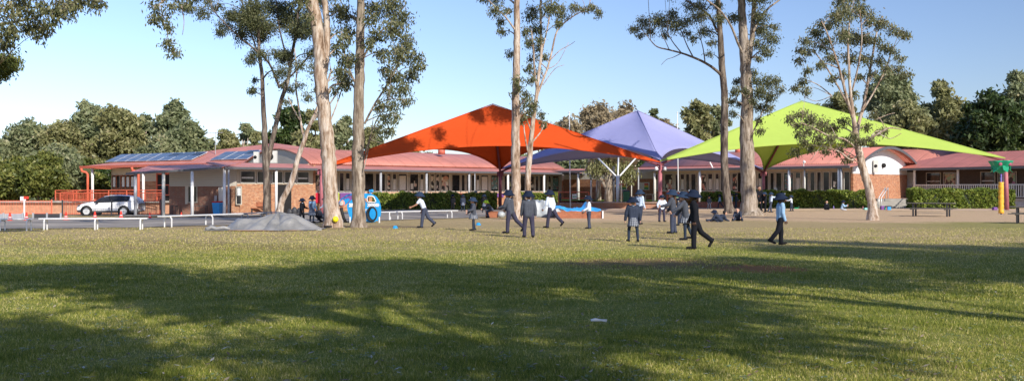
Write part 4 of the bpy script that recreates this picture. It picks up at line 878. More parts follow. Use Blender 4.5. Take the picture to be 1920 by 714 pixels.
tag(MB().sph((X(940,52), 51.9, .16), (.20,.18,.17), 12, 8).build('plastic_bag', M['tarp_pale'], None, True), 'pale scrunched bag beside the wooden box', 'bag')
# terrace, planter, rails
t = thing('brick_terrace', 'low raised brick terrace wall across the middle of the yard', 'terrace', (9, 79, 0))
MB().box((X(1178,78.6), 80.6, .21), (X(1250,78.6)-X(1106,78.6), 4, .44)).build('wall', M['brick_low'], t); MB().box((X(1178,78.6), 80.5, .455), (X(1250,78.6)-X(1106,78.6)+.05, 4.1, .05)).build('capping', M['brick_pale'], t)
MB().box((X(1077,77), 78.5, .20), (X(1108,77)-X(1046,77), 2, .46)).build('ramp_side', M['brick_low'], t)
handrail('thin coral rails beside the first flagpole and brick ramp', [(X(1047,77.4), 77.3, .42), (X(1104,77.4), 77.3, .42)], .85, balusters=0, rails=(1.0,.45), bottom=0)
handrail('short coral rails behind the girl with long hair', [(X(1251,82), 82, .42), (X(1264,84), 84, .42)], .9, balusters=0, rails=(1.0,.5), bottom=0)
t = thing('notice_board', 'small striped notice board hanging on the rails left of second flagpole', 'sign', (X(1266,81), 81, .7)); MB().box((X(1267,81), 81, 1.08), (.7,.04,.55)).build('board', M['offwhite'], t)
for q, c in enumerate(((.02,.25,.05), (.65,.5,.05), (.6,.08,.05))): MB().box((X(1267,81), 80.97, .9+q*.14), (.62,.012,.11)).build('coloured_stripe', simple('board_stripe', c, .6), t)
t = thing('notice_board', 'white sheet tied to the coral rails by the flagpole', 'sign', (X(1077,77), 77, .5)); MB().box((X(1077,77.1), 77.1, .95), (.34,.02,.36)).build('board', M['paper'], t); MB().box((X(1077,77.1), 77.08, .93), (.28,.01,.07)).build('coloured_stripe', M['emerald'], t)
t = thing('brick_planter', 'low dark red brick planter wall behind the playing children', 'planter', (17, 80, 0)); MB().box((X(1356,80.5), 81.2, .24), (X(1400,80)-X(1314,80), 1.6, .48)).build('wall', brick_mat('brick_planter', (1,0), (.33,.10,.06), (.25,.07,.045), (.3,.22,.18)), t); MB().box((X(1356,80.5), 81.2, .42), (X(1400,80)-X(1314,80)-.3, 1.3, .14)).build('soil', M['timber'], t)
t = thing('lawn_beyond', None, None, (0,0,0)) if 0 else None
m = MB(); m.box((X(1160,100), 100, .46), (14, 12, .02)); tag(m.build('back_lawn', simple('back_lawn', (.10,.17,.03), .9, .2, 5)), kind='structure')
# steps at the right building
t = thing('concrete_steps', 'wide concrete steps with metal handrails right of the young gum', 'steps', (X(1680,80), 80, 0))
for k in range(4): MB().box((X(1680,81)+k*.12, 80.6+k*.32+2.0, .09+k*.18), (3.6-k*.1, 4.0, .18)).build('step', M['concrete'], t)
for u in (1647, 1652, 1707): 
    q0 = Vector((X(u,78.7), 78.6, 0)); q1 = Vector((X(u+14,81.2), 81.3, .72)); MB().tube([q0, q0+Vector((0,0,.85)), q1+Vector((0,0,.9)), q1], .035, 6).build('handrail', M['alu'], t, True)
# ------------------------------------------------------------------ hedges
def hedge(label, x0, x1, y0, dep, z0, h, n, mat='hedge', rz=0, leaf=.075, cat='hedge'):
    t = thing('hedge', label, cat, ((x0+x1)/2, y0+dep/2, z0)); Lx = x1-x0
    MB().box(((x0+x1)/2, y0+dep/2, z0+h/2-.03), (Lx-.3, dep-.3, h-.2)).build('branches', M['leaf_dark'], t)  # plain dark box, the hedge's inner shade put into its colour
    area = [Lx*h, Lx*dep, 2*dep*h]; p = np.array(area)/sum(area); f = RNG.choice(3, n, p=p); a, b = RNG.random(n), RNG.random(n); jit = RNG.random(n)**1.6*.26
    x = np.where(f < 2, x0+a*Lx, np.where(RNG.random(n) < .5, x0+jit, x1-jit)); y = np.where(f == 0, y0+jit, y0+(b if 0 else RNG.random(n))*dep); z = np.where(f == 1, z0+h-jit, z0+b*h)
    bx = .07*np.sin(x*2.3)+.05*np.sin(x*5.1+z*4)+.04*np.sin(z*7+x*11); z = z+np.where(f == 1, bx, 0)+.03*np.sin(x*3.7); y = y-np.where(f == 0, bx, 0)
    # round the top edges
    c = np.stack([x, y, z], 1); d = RNG.standard_normal((n,3)); d /= np.linalg.norm(d, axis=1)[:,None]; w = np.cross(d, RNG.standard_normal((n,3))); w /= np.linalg.norm(w, axis=1)[:,None]; l = (leaf*(.6+.8*RNG.random(n)))[:,None]
    V = np.stack([c-d*l, c+w*l*.55, c+d*l, c-w*l*.55], 1); quads_mesh('foliage', V, np.clip(.5+.25*RNG.standard_normal(n)+.1*np.sin(x*3.1)*np.sin(z*5), 0, 1), M[mat], 4, t)
hedge('long dark clipped hedge in the shade of the orange sail', X(700,74), X(931,74), 73.6, 1.2, gz(-5,74), 1.20, 16000)
hedge('small low hedge between the gum trunks and the rails', X(962,84), X(1046,84), 84, 1.0, .1, 1.10, 4500)
hedge('bright green clipped hedge in front of the right school wing', X(1404,79), X(1631,79), 78.6, 1.3, 0, 1.36, 18000)
hedge('short hedge growing in the dark red brick planter', X(1317,81), X(1396,81), 80.9, 1.0, .46, .78, 5000)
hedge('rounded green bush hedge, left of the pair below the white balustrade', X(1711,77.5), X(1799,77.5), 77.2, 1.6, 0, 1.48, 9500)
hedge('rounded green bush hedge, right of the pair below the white balustrade', X(1797,77.7), X(1899,77.7), 77.3, 1.7, 0, 1.46, 10500)
# ------------------------------------------------------------------ play car
def playcar():
    D = 44.0; t = thing('play_car', 'blue play vehicle panels with porthole tunnel and white checks', 'play equipment', (X(685,D), D, 0))
    def poly(pts, D, mt, nm, th=.05, parent=None): return MB().prism([P(u, v, D) for u, v in pts], (0,th,0)).build(nm, M[mt], parent or t)
    # side plate with a round opening, split into an upper and lower half so the hole is real
    cx, cy, rx, ry = 697.5, 401, 8.6, 12.2
    ring = lambda a: (cx+rx*math.cos(a), cy-ry*math.sin(a))
    out = [(714.5,400),(714.3,388),(711.5,377),(706,368.5),(699,364.5),(688,363),(676,364),(665,368),(657,376),(650,385),(652,396),(656,408),(657,417.5),(662,417.5),(664,410),(669,402),(676,399),(681,404),(685,413),(693,416.5),(703,415.5),(710,411),(713.5,405)]
    up_ = [o for o in out[:11]]; m = MB()
    def band(outer, a0, a1, n=24):
        pts = outer; tot = [0]
        for p, q in zip(pts, pts[1:]): tot.append(tot[-1]+math.hypot(q[0]-p[0], q[1]-p[1]))
        def at(s):
            s *= tot[-1]
            for i in range(len(pts)-1):
                if s <= tot[i+1]+1e-9: f = (s-tot[i])/(tot[i+1]-tot[i]); return (pts[i][0]+(pts[i+1][0]-pts[i][0])*f, pts[i][1]+(pts[i+1][1]-pts[i][1])*f)
            return pts[-1]
        for k in range(n):
            s0, s1 = k/n, (k+1)/n; q = [at(s0), at(s1), ring(a0+(a1-a0)*s1), ring(a0+(a1-a0)*s0)]
            m.prism([P(u, v, D) for u, v in q], (0,.05,0))
    band([(714.5,400),(714.3,388),(711.5,377),(709,373)], 0, 1.05, 8)
    band([(709,373),(706,379.5),(686,379.5),(683,371)], 1.05, 2.4, 10)
    band([(683,371),(676,364.5),(665,368),(657,376),(650,385),(652,396),(656,408),(657,417.5),(662,417.5),(664,410),(669,402),(676,399),(681,404),(685,413)], 2.4, 3.9, 26)
    band([(685,413),(693,416.5),(703,415.5),(710,411),(713.5,405),(714.5,400)], 3.9, 2*PI, 16)
    m.build('side_panel', M['blue'], t)
    poly([(683,371),(676,364.5),(688,363),(699,364.5),(706,368.5),(709,373),(705.5,374),(702,369.5),(697,367.5),(689,367.5),(688,373)], D-.001, 'blue', 'roof_edge')
    poly([(709,373),(706,379.5),(703.6,377.5),(705.5,374)], D-.002, 'blue', 'door_pillar')
    m = MB(); m.tube([P(u, v, D-.03) for u, v in ((688,373),(690,368),(697,367.5),(701,369.5),(704.5,377),(703,379.2),(690,379),(688,373))], .025, 6); m.build('window_rim', M['white'], t)
    m = MB(); k = 36; vs = []; fs = []
    for i in range(k):
        a = 2*PI*i/k
        for rr, dy in ((.92,-.08),(1.22,-.08),(1.22,.5),(.92,.5)): p = P(cx+rx*.97*rr*math.cos(a), cy-ry*.97*rr*math.sin(a), D); vs.append(p+Vector((0,dy,0)))
    for i in range(k):
        for j in range(4): a, b = i*4+j, i*4+(j+1) % 4; c, d = ((i+1) % k)*4+(j+1) % 4, ((i+1) % k)*4+j; fs.append((a, b, c, d))
    m.add(vs, fs); m.build('tunnel_tyre', M['black'], t, True)
    poly([(685,388),(708,388),(709,414),(686,414)], D+1.1, 'blue', 'far_panel')
    m = MB()
    for r in range(3):
        for c in range(7):
            u = 690+c*3.1+(1.5 if r % 2 else 0); p = P(u, 382.2+r*2.1, D-.012); m.lathe(p, [(.030,0),(.030,.008)], 8, rx=PI/2)
    for r in range(3):
        for c in range(3): p = P(655.5+c*2.5+(1.2 if r % 2 else 0), 382.2+r*2.3, D-.012); m.lathe(p, [(.032,0),(.032,.008)], 8, rx=PI/2)
    m.build('check_pattern', M['white'], t)
    cu = bpy.data.curves.new('number', 'FONT'); cu.body = '05'; cu.size = .16; cu.extrude = .004; cu.materials.append(M['white']); o = bpy.data.objects.new('number', text_mesh(cu)); COL.objects.link(o); o.parent = t; p = P(682.2, 396, D-.012); o.location = p-wloc(t); o.rotation_euler = (PI/2,0,0)
    m = MB(); m.tube([P(u, v, D+.4) for u, v in ((634,384),(640,374),(650,367),(662,364),(680,363.5),(697,364.5))], .035, 8); m.build('roof_tube', M['bluebin'], t, True)
    for u in (693.5, 697.5): MB().sph(P(u, 358, D+.2), .075 if u > 695 else .055).build('roof_ball', M['blue'], t, True)
    m = MB(); m.tube([P(695,364,D+.2), P(695,359,D+.2)], .03); m.build('ball_stem', M['bluebin'], t)
    poly([(638,383),(644,374),(652,371),(656,374),(651,381),(645,386),(641,388)], D+.5, 'blue', 'rear_panel'); 
    m = MB(); m.lathe(P(640,381,D+.42), [(.16,0),(.165,.03)], 20, rx=PI/2); m.build('spinner_disc', M['salmon'], t, True); m = MB(); m.lathe(P(640,381,D+.38), [(.07,0),(.09,0),(.09,.01),(.07,.01)], 16, rx=PI/2); m.build('spinner_ring', M['offwhite'], t)
    m = MB(); m.tube([P(u, v, D+.3) for u, v in ((640,389),(641,398),(644,408),(649,417))], [.07,.08,.07,.05], 8); m.build('tyre_strip', M['black'], t, True); MB().box(P(646,411,D+.45), (.9,.3,.05)).build('seat', M['steel'], t)
    for u in (656.5, 711.5): MB().box(P(u,414,D+.02), (.05,.05,.35)).build('foot', M['white'], t)
playcar()
# ------------------------------------------------------------------ flower bucket on pole
g = G(1877, 401.5); t = thing('flower_bucket', 'emerald flower shaped basket on a yellow padded pole', 'play equipment', g); D = g.y
q = P(1871, 324, D); MB().tube([g, g+Vector((0,0,(q.z-g.z)*.98))], .05, 10).build('pole', M['purple'], t, True)
pd = [(g.x+.012*math.sin(k*2.1), g.y, g.z+.05+k*.115) for k in range(17)]; MB().tube(pd, [.145+.018*math.sin(k*2.4) for k in range(17)], 14).build('padding', M['pad'], t, True)
zt, zb = Z(301.5, D), Z(325, D); H_ = zt-zb; m = MB(); vs = []; fs = []; k = 40; rings = [(.10,0),(.26,.12),(.40,.35),(.50,.6),(.62,.90),(.66,1.0),(.60,1.0),(.52,.85),(.30,.3)]
for r, h in rings:
    for i in range(k):
        a = 2*PI*i/k; pet = 1+.10*math.cos(5*a)*(h > .3); vs.append((g.x+r*pet*math.cos(a), g.y+r*pet*math.sin(a), zb+H_*h))
for j in range(len(rings)-1):
    for i in range(k): a, b = j*k+i, j*k+(i+1) % k; fs.append((a, b, b+k, a+k))
m.add(vs, fs); m.build('basket', M['emerald'], t, True); m = MB()
for i in range(5):
    a = 2*PI*i/5-.2; c = Vector((g.x+.46*math.cos(a), g.y+.46*math.sin(a), zb+H_*.36)); tx = Vector((-math.sin(a), math.cos(a), 0)); o_ = Vector((math.cos(a), math.sin(a), 0))
    m.prism([c-tx*.22+Vector((0,0,.18)), c-tx*.16-Vector((0,0,.06)), c-Vector((0,0,.22))+o_*.16, c+tx*.16-Vector((0,0,.06)), c+tx*.22+Vector((0,0,.18))], o_*.03)
m.build('petal', M['emerald'], t)
for a in (-PI/2-.5, -PI/2+.45): MB().sph((g.x+.60*math.cos(a), g.y+.60*math.sin(a), zb+H_*.72), (.11,.05,.10)).build('flower_badge', simple('badge_pink', (.35,.08,.14), .6), t, True)
# white painted lettering sign behind the hedge
cu = bpy.data.curves.new('bike_sign', 'FONT'); cu.body = 'P'; cu.size = .55; cu.extrude = .015; cu.materials.append(M['white']); t = thing('letter_sign', 'white letter P with an arrow standing above the bright hedge', 'sign', (X(1452,80.2), 80.2, 1.2))
o = bpy.data.objects.new('letter', text_mesh(cu)); COL.objects.link(o); o.parent = t; o.location = (-.05,0,.02); o.rotation_euler = (PI/2,0,0); MB().tube([(X(1452,80.2)-.38, 80.2, 1.28), (X(1452,80.2)-.12, 80.2, 1.48)], .03, 6).build('arrow', M['white'], t); MB().tube([(X(1452,80.2)+.02, 80.2, .5), (X(1452,80.2)+.02, 80.2, 1.3)], .02, 6).build('stake', M['steel'], t)
# ------------------------------------------------------------------ small things
tag(MB().sph(P(629,411,38.2), .115, 20, 14).build('playground_ball', M['yellow'], None, True), 'bright yellow ball bouncing in front of the big gum trunk', 'ball')
for u, v, l in ((741,428,'small blue marker cone left of the running boy'), (897,422,'small blue marker cone right of the girl in grey')):
    g = G(u, v); t = tag(MB().lathe(g, [(.11,0),(.10,.02),(.055,.10),(.035,.10)], 14).build('marker_cone', M['blue'], None, True), l, 'marker')
g = G(1122, 606); tag(MB().tube([g+Vector((-.08,.0,.035)), g+Vector((-.03,-.01,.042)), g+Vector((.03,.01,.035)), g+Vector((.09,.0,.03))], [.014,.022,.014,.02], 7, sq=.5).build('paper_scrap', M['paper'], None, True), 'crumpled white paper scrap on the near lawn', 'litter')
g = G(619, 427); tag(MB().tube([g+Vector((-.14,-.5,.05)), g+Vector((0,-.5,.06)), g+Vector((.16,-.5,.07))], [.04,.05,.03], 7).build('bark_piece', M['black'], None, True), 'dark strip of fallen bark at the foot of the big gum', 'bark')
items = [(1493,391.5,'emerald','lunch box','low green lunch box on the kerb below the bright hedge',(.3,.2,.1)), (1497.5,391.5,'greenbin','bottle','green drink bottle on the kerb below the bright hedge',None), (1563,392,'purple','bottle','purple drink bottle beside the child in black',None),
 (1618,393,'pink','bottle','pink drink bottle right of the girl in tartan by the hedge',None), (1624,393.5,'teal','lunch box','pale teal lunch box right of the girl in tartan',(.4,.25,.16)), (1635,393.5,'white','bag','white plastic bag below the end of the bright hedge',(.34,.25,.3)), (1642,394,'paper','lunch box','white lunch box beside the plastic bag',(.25,.2,.14)),
 (1654,393.5,'violet','bag','purple bag at the foot of the steps',(.28,.2,.3)), (1660,393.5,'emerald','lunch box','green lunch box at the foot of the steps',(.2,.2,.18)), (1667,394,'bluebin','bag','blue bag at the foot of the steps',(.26,.2,.24)), (1662,394.5,'pink','bottle','pink bottle lying at the foot of the steps',None), (1865,394,'violet','bag','small lilac bag left of the padded pole',(.34,.24,.22))]
items = items[:]
for u, v, mt, cat, l, s in items:
    g = G(u, v); mat = M['teal'] if mt == 'teal' else M[mt]
    if mt == 'teal': mat = simple('pale_teal', (.25,.55,.52), .5)
    if s:
        o = MB().box(g+Vector((0,0,s[2]/2)), s, random.uniform(-.4,.4)).build({'lunch box':'lunch_box','bag':'school_bag'}[cat], mat, None, bevel=.045)
    else: o = MB().lathe(g, [(.035,0),(.04,.02),(.04,.19),(.02,.22),(.025,.25)], 10).build('drink_bottle', mat, None, True)
    tag(o, l, cat)
for k, (u, l) in enumerate(((985,'dark school bag hanging left of the boy in the pale shirt'), (996,'dark school bag hanging behind the two striding boys'), (1050,'navy jumper hanging over the coral rails'))):
    D = 82 if k < 2 else 76.9; q = P(u, 373 if k < 2 else 370, D); o = MB().sph(q, (.24 if k < 2 else .12,.14,.33), 12, 8).build('school_bag' if k < 2 else 'hanging_jumper', M['darksteel'], None, True); tag(o, l, 'bag' if k < 2 else 'jumper')
for u in (1507.5, 1252): 
    pass
t = thing('security_camera', 'white dome camera on the gutter above the second right hand post', 'camera', P(1508, 305, 84)); MB().sph(P(1508, 304, 84), .12).build('dome', M['white'], t, True); MB().tube([P(1507,312,84), P(1507,300,84)], .03).build('bracket', M['white'], t)
t = thing('security_camera', 'white floodlight bracket on the roof below the lavender sail', 'camera', P(1335, 312, 91)); MB().tube([P(1331,304,91), P(1336,314,91)], .06).build('bracket', M['white'], t); MB().box(P(1340,316,91), (.5,.2,.14)).build('dome', M['white'], t)
# ------------------------------------------------------------------ trees
def catmull(pts, k=5):
    out = []
    for i in range(len(pts)-1):
        p0, p1, p2, p3 = pts[max(i-1,0)], pts[i], pts[i+1], pts[min(i+2,len(pts)-1)]
        for j in range(k):
            t = j/k; out.append([.5*((2*b)+(-a+c)*t+(2*a-5*b+4*c-d)*t*t+(-a+3*b-3*c+d)*t**3) for a, b, c, d in zip(p0, p1, p2, p3)])
    out.append(list(pts[-1])); return out
def leaves(cs, rs, dens, size, droop=.75, tint=.45, rng=RNG):
    """hanging narrow leaves gathered on twigs inside each clump; returns leaf quads, tints and twig tips"""
    Vs, Ts, tips = [], [], []
    for c, r in zip(cs, rs):
        c = np.array(c); nt = max(6, int(16*(r/.6)**1.6)); tw = rng.standard_normal((nt,3)); tw /= np.linalg.norm(tw, axis=1)[:,None]; tw *= (rng.random(nt)**.45*r)[:,None]; tw[:,2] *= .8
        tips.append(c+tw); n = int(dens*7.0*PI*r*r/(size*size*.22*.75)); k = rng.integers(0, nt, n); sp = min(.30, r*.45)
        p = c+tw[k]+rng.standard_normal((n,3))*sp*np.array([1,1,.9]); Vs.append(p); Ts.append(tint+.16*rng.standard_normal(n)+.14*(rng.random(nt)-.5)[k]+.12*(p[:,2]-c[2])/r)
    p = np.concatenate(Vs); t = np.clip(np.concatenate(Ts), 0, 1); n = len(p)
    d = rng.standard_normal((n,3)); d[:,2] -= droop*2.2; d /= np.linalg.norm(d, axis=1)[:,None]; w = np.cross(d, rng.standard_normal((n,3))); w /= np.linalg.norm(w, axis=1)[:,None]
    l = (size*(.6+.7*rng.random(n)))[:,None]; V = np.stack([p, p+d*l*.45+w*l*.17, p+d*l, p+d*l*.45-w*l*.17], 1); return V, t, tips
def gum(label, D, limbs, clumps, bk, leaf='leaf_gum', size=.15, dens=.62, seed=1, spread=1.0, cat='tree', tint=.45, group=None, name='gum_tree', extra=()):
    rs = random.Random(seed); b = limbs[0][0]; g0 = Vector((X(b[0], D), D, 0)); base = gz(g0.x, D); t = thing(name, label, cat, (g0.x, D, base), 0, group)
    samples = []; trunk = MB(); br = MB()
    for li, L_ in enumerate(limbs):
        dy0 = 0 if li == 0 else None; pts = []
        for k, q in enumerate(L_):
            u, v, w = q[:3]; dd = q[3] if len(q) > 3 else 0
            Dp = D+dd; z = Z(v, Dp); pts.append([X(u, Dp), Dp, (base-.15) if (li == 0 and k == 0) else z, max(.012, w*Dp/F/2)])
        sm = catmull(pts, 5); n = len(sm)
        for k, s in enumerate(sm):
            wob = .10*s[3]; s[0] += wob*rs.uniform(-1,1); s[1] += wob*rs.uniform(-1,1)
        if li == 0:
            for s in sm:      # root flare
                hgt = s[2]-base; s[3] *= 1+.38*math.exp(-max(0, hgt)/.35)
        (trunk if li == 0 else br).tube([s[:3] for s in sm], [s[3] for s in sm], 14 if li == 0 else 8)
        for k, s in enumerate(sm):
            if s[2] > base+2.2: samples.append((Vector(s[:3]), s[3], li))
    cs, rr = [], []
    for c in clumps:
        u, v, r = c[:3]; rm = r*D/F; dy = c[3] if len(c) > 3 else rs.uniform(-1.0, 1.0)*(1.0+rm)*spread
        p = Vector((X(u, D+dy), D+dy, Z(v, D+dy))); 
        cand = sorted(samples, key=lambda s: (s[0]-p).length+max(0, s[0].z-p.z+.4)*1.2)[:4]; s = cand[rs.randrange(2)]
        a = s[0]; mid = a.lerp(p, .5)+Vector((rs.uniform(-.1,.1), rs.uniform(-.1,.1), .12*(p-a).length)); r0 = min(s[1]*.6, .02+.018*(p-a).length)
        path = catmull([[*a, r0], [*mid, r0*.65], [*p, r0*.35]], 4); br.tube([q[:3] for q in path], [q[3] for q in path], 6)
        k = max(1, int(rm*rm*3.2))
        for j in range(k):
            o = Vector((rs.gauss(0,1), rs.gauss(0,1), rs.gauss(0,.8))); o = o.normalized()*rm*rs.random()**.6*.72 if k > 1 else Vector((0,0,0))
            q = p+o; q2 = rm*(.62 if k == 1 else rs.uniform(.30,.48)*min(1, 1.2/max(.5, rm)**.5)); q2 = max(.22, q2)
            cs.append(tuple(q)); rr.append(q2)
            if k > 1: br.tube([path[6][:3] if rs.random() < .5 else tuple(p), tuple(p.lerp(q, .6)+Vector((0,0,.05))), tuple(q)], [r0*.35, r0*.25, .008], 5)
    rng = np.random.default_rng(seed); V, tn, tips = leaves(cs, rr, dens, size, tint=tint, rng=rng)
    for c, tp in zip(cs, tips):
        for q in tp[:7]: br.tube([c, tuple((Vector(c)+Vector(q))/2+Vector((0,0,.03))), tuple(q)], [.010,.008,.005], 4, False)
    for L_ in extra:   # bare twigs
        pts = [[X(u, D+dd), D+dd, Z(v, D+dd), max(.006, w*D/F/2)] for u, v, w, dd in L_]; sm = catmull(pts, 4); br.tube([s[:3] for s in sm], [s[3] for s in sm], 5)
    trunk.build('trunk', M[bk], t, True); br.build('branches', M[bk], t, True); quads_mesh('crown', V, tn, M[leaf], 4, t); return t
gum('slender dark gum with forked trunk rising left of the grey mound', 62,
    [[(502,404,15),(500,370,13),(499,330,12),(497,290,12.5),(496,240,10),(493,190,8.5),(491,140,7),(486,100,6),(484,50,5),(480,-20,4),(470,-90,3)],
     [(500,312,10),(507,280,9.5,.5),(517,235,9,.8),(527,190,8,1),(540,150,7,1.2),(548,100,6,1.2),(555,60,5,1),(562,0,4,1),(570,-70,3,1)],
     [(524,165,5,.8),(505,120,4,0),(480,95,3.5,-.5),(455,75,3,-1),(425,48,2.4,-1.5),(400,20,2,-2)], [(528,160,4,1),(560,128,3.5,2),(575,110,3,2.5),(590,92,2.5,3)],
     [(487,110,3,0),(470,60,3,.5),(455,10,2.5,1),(440,-50,2,1)], [(544,130,3.5,1.2),(530,80,3,1.5),(520,30,2.5,1.5),(515,-40,2,1)]],
    [(470,20,42),(500,55,38),(530,20,44),(560,60,36),(450,75,28),(470,110,26),(500,105,26),(540,95,30),(528,135,24),(590,45,36),(430,30,34),(400,10,28),(385,-20,30),(415,60,16),(585,100,22),(478,150,11),(468,172,9),(474,166,10),(535,160,14),(545,168,12),
     (460,-50,60),(540,-60,65),(500,-120,60),(430,-40,40),(600,-10,40),(345,15,22,-2),(365,-10,28,-2),(380,25,20,-2)], 'bark_dark', seed=3, dens=.62, tint=.38)
gum('twisted pale gum leaning right between the forked gum and the big pale trunk', 61,
    [[(524,401,14),(526,385,12),(534,366,11),(545,345,11.5),(553,318,10),(560,292,9.5),(571,262,8.5),(578,240,7),(590,215,6),(600,190,5),(612,160,4),(622,130,3)],
     [(571,262,5),(565,235,4,.3),(560,200,3.5,.4),(555,165,3,.5),(556,130,2.5,.6),(552,90,2,.6)], [(578,240,4),(598,212,3.5,-.4),(618,195,3,-.8),(640,160,2,-1),(655,140,1.6,-1)], [(562,225,2.5,.2),(548,200,2,0),(540,180,1.5,0)]],
    [(540,190,14),(560,160,16),(552,215,11),(575,180,16),(598,170,18),(560,120,20),(590,130,22),(610,100,22),(640,150,18),(650,120,18)], 'bark_pale', seed=5, dens=.42)
gum('thick pale leaning gum trunk with peeling bark, left of the play car', 38.6,
    [[(626,427,31),(623,400,29),(620,360,28),(617,310,28),(613,260,27),(608,210,25),(603,160,25),(600,110,23),(596,60,22),(590,20,22),(580,-20,20),(565,-80,16),(555,-150,12),(548,-220,8)],
     [(605,150,14),(611,110,13,.2),(613,60,13,.3),(610,15,12,.3),(604,-40,11,.4),(610,-110,9,.5),(625,-190,6,.6)], [(596,10,5),(560,-8,4,-.5),(500,-30,3.5,-1.4),(430,-30,3,-2.2),(370,-18,2.6,-3),(320,-5,2.2,-3.4),(295,12,1.8,-3.6)],
     [(612,182,5),(622,162,4,.5),(636,158,3.5,1),(652,160,3,1.4),(662,150,2.2,1.6)], [(614,240,3),(630,200,2.4,.6),(640,170,2,.9),(650,130,1.6,1)]],
    [(640,20,30,.6),(645,60,28,.8),(630,90,20,.8),(650,110,22,1.2),(640,140,18,1),(655,150,14,1.4),(632,170,14),(560,0,28,-1),(575,30,18,-.8),(290,14,15,-3.6),(305,30,17,-3.4),(322,14,16,-3.4),(315,50,9,-3.4),(318,80,8,-3.4),(326,98,6,-3.4),(290,38,9,-3.6),(350,8,14,-3),(335,-15,24,-3),(300,-15,24,-3.4),(380,-20,24,-2.6),(440,-30,34,-2),(500,-40,44,-1.4),
     (520,-90,60),(560,-140,75),(600,-180,85),(640,-130,80),(690,-90,60),(600,-60,60),(560,-210,70),(640,-230,75),(500,-170,50)], 'bark_pale', seed=8, dens=.5, tint=.5,
    extra=[[(340,10,2,-3),(345,40,1.4,-3),(342,66,1,-3)],[(318,60,1.4,-3.4),(312,80,1,-3.4),(330,104,.8,-3.4)]])
gum('tall straight gum with grey brown bark beside the blue play car', 38.5,
    [[(673,427,26),(673,400,23),(672,350,24),(671,300,23),(672,250,22),(673,200,20),(674,150,19),(675,100,17),(676,50,16),(677,0,14),(678,-60,13),(676,-130,10),(680,-210,7),(683,-280,4)],
     [(684,232,4),(700,200,4,.3),(722,165,3.5,.6),(742,130,3,.8),(755,100,2.4,1),(770,80,2,1)], [(682,300,3),(690,270,3,-.3),(700,240,2.5,-.6),(712,215,2.2,-.8),(730,190,2,-1)], [(680,110,4),(705,70,3.5,.4),(735,40,3,.6),(760,10,2.5,.6)],
     [(668,160,4),(655,130,3,-.3),(645,100,2.4,-.5),(640,60,2,-.5)], [(679,330,2.2,-.2),(688,292,2,-.3),(694,262,1.8,-.5),(700,222,1.5,-.6)]],
    [(735,55,34),(762,78,26),(748,105,30),(775,105,22),(785,125,18),(768,140,24),(742,140,26),(755,168,22),(728,170,20),(735,198,18),(712,200,16),(722,222,14),(742,218,15),(712,242,13),(730,246,12),(760,188,14),(705,60,24),(700,20,30),(730,10,36),(755,30,28),(715,100,22),(722,130,20),
     (650,30,24),(645,75,20),(655,110,18),(640,130,16),(648,155,14),(690,80,16,-1),(695,35,20,-1),(690,-30,40),(750,-40,48),(640,-50,44),(700,-110,60),(760,-110,50),(650,-140,55),(700,-190,60),(660,-240,50),(730,-240,45)], 'bark_grey', seed=13, dens=.6, tint=.5,
    extra=[[(690,270,1.6,-.3),(705,250,1.3,-.3),(715,240,1,-.3)],[(694,262,1.6,-.5),(716,268,1.2,-.5),(722,262,.9,-.5)]])
gum('straight pale gum trunk in front of the orange sail', 49,
    [[(972,412,24),(969,385,20),(967,350,18),(967,300,17),(967,250,16),(967,200,15),(968,150,14),(969,100,13),(969,50,12),(969,0,11),(968,-60,10),(970,-130,8),(968,-200,5)],
     [(968,60,4),(950,35,3,-.4),(935,20,2.4,-.6),(915,0,2,-.8)], [(968,235,3),(976,215,2.5,.3),(984,200,2,.4)]],
    [(932,20,20),(938,40,14),(944,58,10),(925,-5,26),(905,-8,16),(955,20,12),(968,150,9),(966,175,10),(970,205,11),(984,190,15),(975,165,12),(992,210,11),(978,222,9),(990,178,10),(1000,195,8),(955,100,6),(940,-50,44),(980,-70,44),(960,-130,50),(920,-90,36),(1000,-150,40),(960,-200,40)], 'bark_pale', seed=17, dens=.55, tint=.45)
gum('slim branching gum just right of the straight pale trunk', 52,
    [[(989,404,14),(990,370,12),(990,330,11),(993,290,10.5),(997,250,9),(1001,215,8),(1006,180,7),(1010,140,6),(1015,100,5),(1014,60,4.5),(1014,0,4),(1018,-70,3)],
     [(1004,190,5),(1014,160,4.5,.4),(1026,130,4,.7),(1034,100,3.5,1),(1044,60,3,1.2),(1062,40,2.6,1.4),(1085,25,2,1.6),(1105,15,1.6,1.6)], [(1006,165,4),(1002,130,3.5,-.4),(1000,90,3,-.6),(995,50,2.5,-.6)], [(1015,100,3),(1025,60,2.6,.4),(1032,20,2.2,.6),(1036,-30,2,.8)],
     [(995,270,3),(1012,250,2.4,.3),(1020,235,1.6,.4)], [(998,250,3),(988,225,2.4,-.3),(982,200,1.8,-.4)], [(993,300,3.2),(985,260,2.6,-.5),(982,235,2,-.6)]],
    [(995,25,24),(1010,55,20),(1030,15,26),(1052,25,20),(1048,45,10),(1075,15,16),(1095,18,12),(1112,14,9),(1122,22,6),(992,80,16),(1008,88,14),(1000,108,14),(1022,105,10),(990,125,14),(1008,135,10),(995,150,9),(1014,75,12),(985,60,14),(1000,200,8),(1012,215,8),(1018,232,7),(1135,-70,36,4),(1110,-100,40,4),(1040,-40,44),(1000,-50,40),(1080,-30,32),(1020,-110,44),(1070,-90,34),(990,-110,30)], 'bark_pale', seed=19, dens=.62, tint=.5,  # clumps pushed back above the frame are added to dapple the orange sail
    extra=[[(1030,115,2,.8),(1050,95,1.6,1),(1068,85,1.2,1.2),(1078,78,.9,1.2)],[(1018,160,1.8,.5),(1040,130,1.2,.7),(1058,122,.9,.8)],[(1026,130,1.8,.7),(1046,118,1.2,.8),(1066,80,.8,.8)]])
